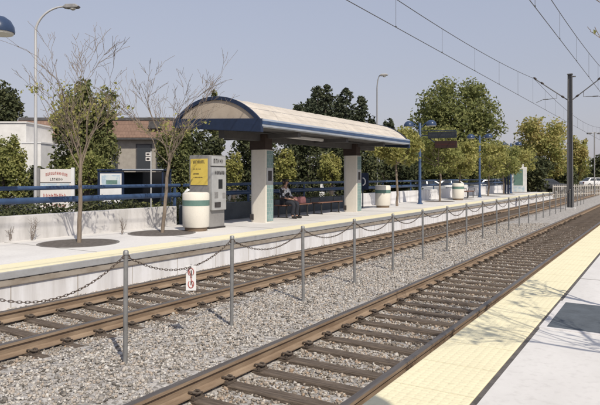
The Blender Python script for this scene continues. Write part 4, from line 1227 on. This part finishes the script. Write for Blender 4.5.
def tiled_building():
    D = 56; c = at(24, D); t = thing('tiled_building', 'stucco building with an orange tiled mansard roof', 'building', (c.x, c.y, 0), TH)
    s = D / F; z = lambda v: zat(v, D)
    W = (168 - 24) * s
    m = MB(); m.b6(0, W, 0, 9, 0, z(137)); m.build('wall', M['stucco'], t)
    m = MB(); m.prism([(-.75, z(138)), (-.05, z(120.5)), (8.5, z(120.5)), (9.6, z(138))], -.6, W + .6, 'x'); m.build('roof', M['tileroof'], t, fixn=True)
    m = MB(); m.b6(-.5, W + .5, -.1, 8.6, z(120.5) + .002, z(117.6)); m.build('roof_coping', M['roofedge'], t)
    m = MB(); m.b6(-.5, W + .5, -.72, -.62, z(140), z(138.1)); m.build('gutter', M['roofedge'], t)
    m = MB(); m.box(((157 - 24) * s, -.55, z(125.5)), (1.2, .5, .7)); m.build('roof_vent', M['roofedge'], t)
    for (u0, u1, v0, v1) in ((28, 46, 142, 166), (58, 78, 144, 166), (84, 104, 146, 168), (136, 152, 144, 172), (156, 166, 144, 172), (112, 118, 150, 170)):
        m = MB(); m.b6((u0 - 24) * s, (u1 - 24) * s, -.06, -.001, z(v1), z(v0)); f = m.build('window', M['roofedge'], t)
        m = MB(); m.b6((u0 - 22.6) * s, (u1 - 25.4) * s, -.07, -.061, z(v1 - 1.4), z(v0 + 1.4)); m.build('pane', M['winglass'], f)
tiled_building()

# ------------------------------------------------------------------ signs behind the railing
def board():
    D = 20; c = at(56, D); s = D / F
    t = thing('notice_board', 'white notice board with red and dark lettering behind the railing', 'sign', (c.x, c.y, .12), TH)
    z = lambda v: zat(v, D) - .12
    w = 15.5 * s
    m = MB(); m.b6(-w, w, -.03, .03, z(212), z(169)); b = m.build('panel', M['signface'], t, bevel=.006)
    for x in (-w - .06, w + .05):
        m = MB(); m.b6(x - .05, x + .05, -.05, .05, -.1, z(167.6)); m.build('post', M['greysteel'] if x < 0 else M['white'], t)
    m = MB(); m.b6(-w, w, -.034, -.031, z(182.9), z(182.3)); m.build('divider', M['ink'], b)
    m = MB(); m.b6(-w + .01, w - .06, -.034, -.031, z(189), z(183.4)); m.build('blue_field', M['mapface'], b)
    m = MB(); marks(m, (-w * .78, -.034, z(177)), (1, 0, 0), (0, 0, 1), w * 1.56, .10, 13, 31, arc=.08); m.build('arched_lettering', M['inkred'], b)
    m = MB(); marks(m, (-w * .48, -.034, z(180.6)), (1, 0, 0), (0, 0, 1), w * .95, .09, 8, 32); m.build('lettering', M['ink'], b)
    m = MB(); marks(m, (-w * .8, -.034, z(197.5)), (1, 0, 0), (0, 0, 1), w * 1.5, .13, 9, 33); marks(m, (-w * .8, -.034, z(207)), (1, 0, 0), (0, 0, 1), w * 1.5, .10, 11, 34); m.build('red_lettering', M['inkred'], b)
board()

def bus_shelter():
    D = 24; c = at(134, D); s = D / F
    t = thing('bus_shelter', 'dark flat roofed bus shelter with a bright map case', 'bus shelter', (c.x, c.y, .12), TH)
    z = lambda v: zat(v, D) - .12
    m = MB(); m.b6(-33 * s, 32 * s, -.5, 1.1, z(171), z(169)); m.build('roof', M['navy'], t, bevel=.02)
    m = MB(); m.b6(-8 * s, 32.4 * s, -.53, -.5, z(170.2), z(169)); m.build('roof_trim', M['silver'], t)
    for x in (-32, 31):
        for y in (-.42, 1.0):
            m = MB(); m.tube([(x * s, y, -.1), (x * s, y, z(171))], .04, 8); m.build('post', M['navy'], t)
    m = MB(); m.b6(-32 * s, 31 * s, 1.02, 1.06, .25, z(172)); m.build('back_panel', M['winglass'], t)
    m = MB(); m.b6(-32 * s, -7 * s, -.46, -.34, z(204), z(171.4)); f = m.build('map_case', M['navy'], t, bevel=.02)
    m = MB(); m.b6(-30 * s, -9 * s, -.47, -.461, z(202), z(173.5)); p = m.build('map_sheet', M['white'], f)
    m = MB(); m.b6(-28.5 * s, -10.5 * s, -.476, -.471, z(186), z(175)); m.build('map_print', M['mapface'], p)
    m = MB(); m.b6(-24 * s, -13 * s, -.481, -.477, z(184), z(180)); m.build('map_block', M['mapgreen'], p)
bus_shelter()

def sign_post():
    D = 19; c = at(151, D); s = D / F; z = lambda v: zat(v, D) - .12
    t = thing('sign_post', 'slim pale sign post with two small blades before the bus shelter', 'sign', (c.x, c.y, .12), TH)
    m = MB(); m.tube([(0, 0, 0), (0, 0, z(151.5))], .022, 8); m.build('post', M['lamppole'], t, smooth=True)
    for a, b in ((152.5, 156), (157, 161)):
        m = MB(); m.b6(-5.2 * s, -.4 * s, -.012, .012, z(b), z(a)); p = m.build('blade', M['signface'], t)
        m = MB(); m.b6(-4.4 * s, -1.4 * s, -.016, -.0125, z(b - .9), z(a + .9)); m.build('blade_symbol', M['ink'], p)
sign_post()
def white_notice():
    D = 31; c = at(322, D); s = D / F; z = lambda v: zat(v, D) - .12
    t = thing('notice_post', 'post with two small white notices behind the benches', 'sign', (c.x, c.y, .12), TH)
    m = MB(); m.tube([(0, .03, 0), (0, .03, z(183))], .03, 8); m.build('post', M['greypole'], t)
    m = MB(); m.b6(-1.8 * s, 1.8 * s, -.02, 0, z(188), z(184)); m.build('upper_notice', M['white'], t)
    m = MB(); m.b6(-2.4 * s, 2.4 * s, -.02, 0, z(198), z(192)); m.build('lower_notice', M['white'], t)
white_notice()
def round_sign():
    t = thing('round_sign', 'navy sign with a white curved mark behind the second column', 'sign', (-11.9, 24.5, ZP))
    m = MB(); m.tube([(0, 0, 0), (0, 0, 1.55)], .03, 8); m.build('post', M['navy'], t)
    m = MB(); m.b6(-.32, .32, -.05, -.03, .85, 1.62); p = m.build('panel', M['navy'], t, bevel=.008)
    m = MB(); m.tube([(.02 + .14 * math.cos(a), -.056, 1.22 + .17 * math.sin(a)) for a in np.linspace(-1.5, 1.5, 12)], .03, 6); m.build('curved_mark', M['white'], p)
round_sign()

# ------------------------------------------------------------------ parked cars
def make_car(label, paint, loc, rz):
    t = thing('parked_car', label, 'car', loc, rz, 'cars parked beyond the platform wall')
    L, W = 2.2, .86
    m = MB()
    prof = [(-L, .32), (-L - .03, .55), (-L + .05, .86), (-L + .55, .93), (-1.0, .96), (1.05, .95), (L - .25, .82), (L, .66), (L + .02, .40), (L - .1, .28), (-L + .1, .26)]
    m.prism(prof, -W, W); m2 = [(-1.55, .94), (-1.1, 1.38), (-.75, 1.45), (.35, 1.44), (1.15, .95)]
    n = len(m2)
    vs = [(p[0], -(W - .06 - (.16 if p[1] > 1 else 0)), p[1]) for p in m2] + [(p[0], (W - .06 - (.16 if p[1] > 1 else 0)), p[1]) for p in m2]
    m.add(vs, [tuple(range(n)), tuple(reversed(range(n, 2 * n)))] + [(i, n + i, n + (i + 1) % n, (i + 1) % n) for i in range(n)])
    m.build('body', paint, t, bevel=.05, segs=2, fixn=True, smooth=True)
    for s in (-1, 1):
        m = MB()
        for poly in ([(-1.3, 1.0), (-1.02, 1.33), (-.35, 1.36), (-.35, 1.0)], [(-.27, 1.0), (-.27, 1.36), (.3, 1.35), (.86, 1.0)]):
            pts = [(p[0], s * (W - .06 - (p[1] - .94) / .46 * .15 + .016), p[1]) for p in poly]
            m.add(pts, [(0, 1, 2, 3)])
        m.build('side_window', M['winglass'], t)
        m = MB(); m.b6(-L - .035, -L + .05, s * .55, s * .82, .6, .78); m.build('tail_light', M['car_red'], t)
        m = MB(); m.b6(L - .1, L + .02, s * .5, s * .8, .52, .66); m.build('headlight', M['lens'], t)
    m = MB(); m.add([(.42, -.62, 1.43), (.42, .62, 1.43), (1.13, .76, 1.0), (1.13, -.76, 1.0)], [(0, 1, 2, 3)]); m.v = [(p[0] + .03, p[1], p[2] + .02) for p in m.v]; m.build('windscreen', M['winglass'], t)
    m = MB(); m.add([(-1.11, -.62, 1.37), (-1.11, .62, 1.37), (-1.53, .74, 1.0), (-1.53, -.74, 1.0)], [(0, 1, 2, 3)]); m.v = [(p[0] - .03, p[1], p[2] + .02) for p in m.v]; m.build('rear_window', M['winglass'], t)
    for x in (-1.35, 1.38):
        for s in (-1, 1):
            wroot = bpy.data.objects.new('wheel', None); COL.objects.link(wroot); wroot.parent = t; wroot.location = (x, s * (W - .08), .31)
            k = MB(); k.tube([(0, -.1, 0), (0, .1, 0)], .31, 16); k.build('tyre', M['rubber'], wroot, bevel=.03)
            k = MB(); k.tube([(0, s * .09, 0), (0, s * .115, 0)], .19, 12); k.build('rim', M['hub'], wroot)
    return t
car_list = [
    ('silver parked car half hidden behind the far left hedge', 'car_silver', 8, 40, -.2),
    ('dark parked car behind the railing between notice board and map case', 'car_dark', 90, 33, .1),
    ('white parked car behind the wall end left of the bin', 'car_white', 166, 44, .3),
    ('charcoal parked car behind the shelter benches', 'car_dark', 296, 37, .0),
    ('blue parked car behind the wall just past the shelter', 'car_blue', 385, 46, .15),
    ('silver parked car behind the wall at the blue lamp post', 'car_silver', 428, 46, .1),
    ('white parked car below the hanging signs', 'car_white', 452, 50, .1),
    ('pale silver parked car at the far white wall', 'car_silver', 492, 56, .1),
    ('charcoal parked car behind the map kiosk', 'car_dark', 547, 70, .1),
    ('white distant parked car at the right frame edge', 'car_white', 595, 86, .1)]
for lab, pm, u, D, dr in car_list:
    c = at(u, D); make_car(lab, M[pm], (c.x, c.y, .12 if u < 560 else .2), TH + dr)

# pale picket barrier where the platform ends
def picket():
    c0 = at(553, 56); c1 = at(604, 62); L = (c1 - c0).length; a = math.atan2(c1.y - c0.y, c1.x - c0.x)
    t = thing('picket_barrier', 'pale picket barrier across the far end of the tracks', 'fence', (c0.x, c0.y, -.2), a)
    k = 0; x = 0.0
    while x < L:
        m = MB(); m.b6(x - .035, x + .035, -.03, .03, 0, 1.25); m.build('picket', M['picket'], t); x += .36
    m = MB(); m.b6(0, L, -.02, .02, 1.02, 1.10); m.b6(0, L, -.021, .021, .25, .33); m.build('cross_rail', M['picket'], t)
picket()

# slab seat blocks / planters: pale low block before the dark far bench
# ------------------------------------------------------------------ world, sun, camera
EL = rad(46.3); AZ = rad(123.0)
sd = Vector((math.cos(EL) * math.sin(AZ), math.cos(EL) * math.cos(AZ), math.sin(EL)))
W = bpy.data.worlds.new('World'); SC.world = W; W.use_nodes = True
nt = W.node_tree; nt.nodes.clear()
out = nt.nodes.new('ShaderNodeOutputWorld'); bg = nt.nodes.new('ShaderNodeBackground'); sky = nt.nodes.new('ShaderNodeTexSky')
sky.sky_type = 'NISHITA'; sky.sun_disc = False; sky.sun_elevation = EL; sky.sun_rotation = AZ
sky.air_density = 2.0; sky.dust_density = 1.0; sky.ozone_density = 4.0; sky.altitude = 0
bg.inputs['Strength'].default_value = 0.15
# hazy autumn sky: its range is compressed and its colour washed out, evenly over the whole dome
gm = nt.nodes.new('ShaderNodeGamma'); gm.inputs['Gamma'].default_value = 0.4
hs = nt.nodes.new('ShaderNodeHueSaturation'); hs.inputs['Saturation'].default_value = 0.6; hs.inputs['Value'].default_value = 1.66
tn = nt.nodes.new('ShaderNodeMix'); tn.data_type = 'RGBA'; tn.blend_type = 'MULTIPLY'; tn.inputs[0].default_value = 1.0
tn.inputs[7].default_value = (0.945, 0.965, 1.17, 1)
nt.links.new(sky.outputs[0], gm.inputs[0]); nt.links.new(gm.outputs[0], hs.inputs['Color'])
nt.links.new(hs.outputs[0], tn.inputs[6]); nt.links.new(tn.outputs[2], bg.inputs[0])
nt.links.new(bg.outputs[0], out.inputs[0])
ld = bpy.data.lights.new('sun', 'SUN'); ld.energy = 3.9; ld.angle = rad(.53); ld.color = (1, .93, .81)
lo = bpy.data.objects.new('sun', ld); COL.objects.link(lo); lo.rotation_euler = sd.to_track_quat('Z', 'Y').to_euler(); lo.location = sd * 60

cam = bpy.data.cameras.new('camera'); co = bpy.data.objects.new('camera', cam); COL.objects.link(co)
co.location = (0, 0, HC); co.rotation_euler = (rad(90), 0, TH)
cam.sensor_width = 36; cam.lens = 36 * F / 600; cam.shift_y = -26.5 / 600
cam.clip_start = .05; cam.clip_end = 3000
SC.camera = co
vs = SC.view_settings; vs.view_transform = 'Standard'; vs.look = 'None'; vs.exposure = 0.08; vs.gamma = 1.0; vs.use_curve_mapping = False
